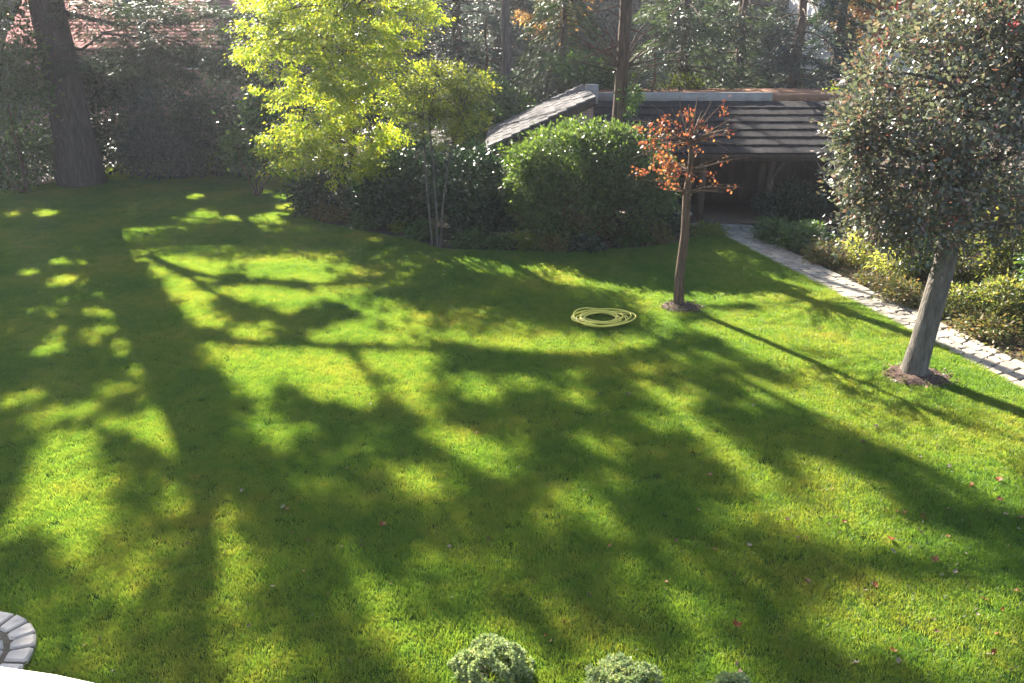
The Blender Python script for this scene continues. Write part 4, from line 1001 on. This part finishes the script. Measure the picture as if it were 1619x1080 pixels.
ok_ = (py_ > 452 + np.maximum(0, (px_ - 1200) * .36)) & (rnd.random(n_) < .25 + .75 * px_ / 1619)
P = np.array([at(a_, b_, .042) for a_, b_ in zip(px_[ok_], py_[ok_])])
stuff(leaf_obj('leaf_litter', P, rnd.normal(size=P.shape) * [1, 1, .35], .038, .7, M['lf_mixed'], None, rnd, .5, 1.0))
# mulch rings
for (x, y), r, mt, lab in (((1076,488), .38, 'mulch', 'dark bark mulch ring at the foot of the young red maple'), ((1449,598), .50, 'mulch', 'worn earth ring round the holly trunk')):
    rnd = np.random.default_rng(int(x)); c = at(x, y); t = thing('mulch_ring', lab, 'mulch', tuple(c))
    V = [(0, 0, .085)]; F = []; n = 28; rad = 1 + rnd.normal(0, .07, n)
    for j, (f, z) in enumerate(((.4, .08), (.75, .07), (1.0, .0))):
        for k in range(n):
            V.append((r * 1.15 * f * rad[k] * math.cos(k / n * 6.283), r * .95 * f * rad[k] * math.sin(k / n * 6.283), z + (rnd.normal(0, .012) if j < 2 else 0)))
    F = [(0, 1 + k, 1 + (k + 1) % n) for k in range(n)] + [(1 + j*n + k, 1 + (j+1)*n + k, 1 + (j+1)*n + (k+1) % n, 1 + j*n + (k+1) % n) for j in range(2) for k in range(n)]
    mesh_obj('earth', np.array(V), F, M[mt], t, True)
    m_ = 260; a = rnd.random(m_) * 6.283; q = np.sqrt(rnd.random(m_)) * r * 1.15
    P = np.c_[c[0] + q * np.cos(a), c[1] + q * .85 * np.sin(a), rnd.uniform(.05, .09, m_)]
    stuff(leaf_obj('bark_chips', P, rnd.normal(size=(m_, 3)) * [1, 1, .3], .07, .5, M['lf_mixed'], t, rnd, .4, 1.0))

# --- garden hose
hc = at(948, 509)
hs_ = thing('garden_hose', 'pale yellow garden hose coiled on the shaded lawn', 'hose', tuple(hc))
rnd = np.random.default_rng(190); pts = []
a0 = 0.6; turns = 9
tj = rnd.normal(0, 1, (turns + 2, 4))
for i in range(turns * 26):
    q_ = i / 26; i0 = int(q_); fr_ = q_ - i0; fr_ = fr_ * fr_ * (3 - 2 * fr_); tv = tj[i0] * (1 - fr_) + tj[i0 + 1] * fr_
    a = a0 + i / 26 * 2 * math.pi; tt = i / (turns * 26)
    r = .40 + .075 * math.sin(i * .113) + .06 * math.sin(i * .0437 + 1)
    pts.append((hc[0] + r * (1.1 + .09 * tv[0]) * math.cos(a) + .045 * tv[1], hc[1] + r * (1.0 + .09 * tv[2]) * math.sin(a + .2 * tv[0]) + .045 * tv[3], .065 + .05 * tt + .012 * math.sin(i * .31)))
e = np.array(pts[-1])
for k in range(1, 22):
    a = a0 + k / 20 * 4.6; pts.append((hc[0] + .44 + .15 * math.cos(a - .6), hc[1] + .20 + .17 * math.sin(a - .6), .07))
P_ = np.array(pts)
g = Geo(); g.tube(P_, .0145, 7); g.obj('hose_coil', M['hose'], hs_, True)
g = Geo(); d_ = norm(P_[-1] - P_[-2]); g.tube([P_[-1], P_[-1] + d_ * .07], .022, 8); g.obj('coupling', M['tile'], hs_, True)

# --- sedum domes in the foreground
for (x, y), r, lab in (((775,1066), .27, 'largest pale green rosette dome at the bottom edge, left of three'), ((985,1100), .25, 'yellowish green rosette dome at the bottom edge, middle of three'), ((1157,1118), .21, 'small pale green rosette dome at the bottom edge, right of three')):
    rnd = np.random.default_rng(x); c = at(x, y)
    t = thing('sedum_plant', lab, 'plant', tuple(c), 'sedum domes along the house front')
    n = 210; u = norm(rnd.normal(size=(n, 3)) * [1, 1, 1]); u[:, 2] = np.abs(u[:, 2])
    lump = 1 + .16 * np.sin(u[:, 0] * 3.1 + x) * np.sin(u[:, 1] * 3.7 + y) + .10 * np.sin(u[:, 2] * 7 + x)
    cl = c + u * r * (lump * rnd.uniform(.82, 1.08, n))[:, None] * np.array([1.12, 1.05, .95])
    per = 46; dd = norm(rnd.normal(size=(n, per, 3)) + u[:, None, :] * 1.1)
    P = cl[:, None, :] + dd * .028 * rnd.uniform(.4, 1, (n, per, 1))
    leaf_obj('rosettes', P.reshape(-1, 3), dd.reshape(-1, 3), .030, .6, M['lf_sedum'], t, rnd)
    V, F = [], []
    mesh_g = Geo(); 
    for k in range(14):
        q = cl[rnd.integers(n)]; mesh_g.tube([c + [rnd.normal(0, .04), rnd.normal(0, .04), 0], c * .5 + q * .5 + [0, 0, .02], q], .005, 4)
    mesh_g.obj('stem', M['lf_dry'], t)

# --- fallen leaves on the lawn
def fallen_mesh(k, mat):
    rnd = np.random.default_rng(300 + k)
    n = 9; V = [(0, 0, .012)]
    for i in range(n):
        a = i / n * 6.283; r = (.055 if i % 2 else .038) * rnd.uniform(.8, 1.2); r *= 1.25 if i == 0 else 1
        V.append((r * math.cos(a), r * .75 * math.sin(a), .012 + .02 * rnd.random() * (1 if i % 2 else .3)))
    F = [(0, 1 + i, 1 + (i + 1) % n) for i in range(n)]
    me = bpy.data.meshes.new('fallen_leaf'); me.from_pydata(V, [], F); me.materials.append(M[mat]); return me
FM = {c: [fallen_mesh(10 * j + i, 'fall_' + c) for i in range(3)] for j, c in enumerate(('red', 'brown', 'pale', 'orange'))}
LAB = {'red': 'curled dark red fallen leaf lying on the lawn', 'brown': 'dry brown fallen leaf lying on the lawn', 'pale': 'small pale fallen leaf lying on the lawn', 'orange': 'salmon orange fallen leaf lying on the lawn'}
spots = [(1580,760,'red',1.8),(1538,768,'red',1.3),(1430,812,'red',1.1),(1458,818,'red',1.2),(1409,855,'red',1.7),(1478,885,'orange',1.5),(1608,937,'orange',1.4),(1554,948,'orange',1.2),(1165,988,'red',1.5),(605,831,'red',1.6),(487,856,'brown',1.2),(448,803,'pale',1.2),(932,784,'orange',1.0),(965,864,'orange',1.1),(1122,752,'orange',1.2),(1185,863,'pale',1.2),(1384,675,'pale',1.3),(1365,700,'brown',1.4),(1453,842,'pale',1.5),(1411,872,'pale',1.2),(1277,920,'brown',1.3),(1385,925,'red',1.2),(1412,1030,'red',1.3),(1510,905,'pale',1.0),(1580,790,'orange',1.3),(1500,738,'pale',1.1),(1336,717,'orange',1.2),(950,625,'brown',1.6),(993,625,'brown',1.7),(960,657,'pale',1.0),(1045,534,'pale',1.2),(432,930,'pale',1.3),(552,1048,'pale',1.0),(455,805,'orange',1.0),(1355,1050,'pale',1.2),(1572,1030,'red',1.0),(1480,1000,'brown',1.2),(1320,820,'brown',1.1),(1295,820,'brown',1.0),(1245,822,'brown',1.1),(1335,825,'red',1.0),(1560,810,'brown',1.4),(1590,815,'pale',1.2),(1615,820,'brown',1.3),(820,740,'pale',.8),(640,604,'red',1.0),(710,864,'pale',.8),(383,778,'pale',1.3)]
rnd = np.random.default_rng(200)
while len(spots) < 150:
    x, y = rnd.uniform(250, 1610), rnd.uniform(470, 1070)
    if rnd.random() < (.15 + .85 * (x / 1619) ** 1.5) and not (y < 500 and x > 1300) and y > 470 + max(0, (x - 1200) * .3):
        spots.append((x, y, rnd.choice(['red', 'brown', 'pale', 'orange', 'brown', 'pale']), rnd.uniform(.45, .95)))
for x, y, c, sz in spots:
    o = bpy.data.objects.new('fallen_leaf', FM[c][rnd.integers(3)]); C.objects.link(o)
    o.location = at(x, y, .04); o.scale = (sz * .62, sz * .62, sz * 1.0); o.rotation_euler = (rnd.normal(0, .35), rnd.normal(0, .35), rnd.random() * 6.28)
    tag(o, LAB[c], 'leaf', 'fallen %s leaves on the lawn' % c)

# ------------------------------------------------------------------ thin haze, partly standing in for lens glare
if HAZE_DENSITY:
    g = Geo(); g.box((0, 87, 11), (304, 212, 24.2))
    hz = g.obj('haze', M['soil']); hz.data.materials.clear(); stuff(hz)
    m, nt, o = new_mat('haze_air')
    v = nt.nodes.new("ShaderNodeVolumePrincipled")
    v.inputs['Color'].default_value = (.86, .87, 1.0, 1); v.inputs['Density'].default_value = HAZE_DENSITY; v.inputs['Anisotropy'].default_value = .55
    nt.links.new(v.outputs[0], o.inputs['Volume']); hz.data.materials.append(m)
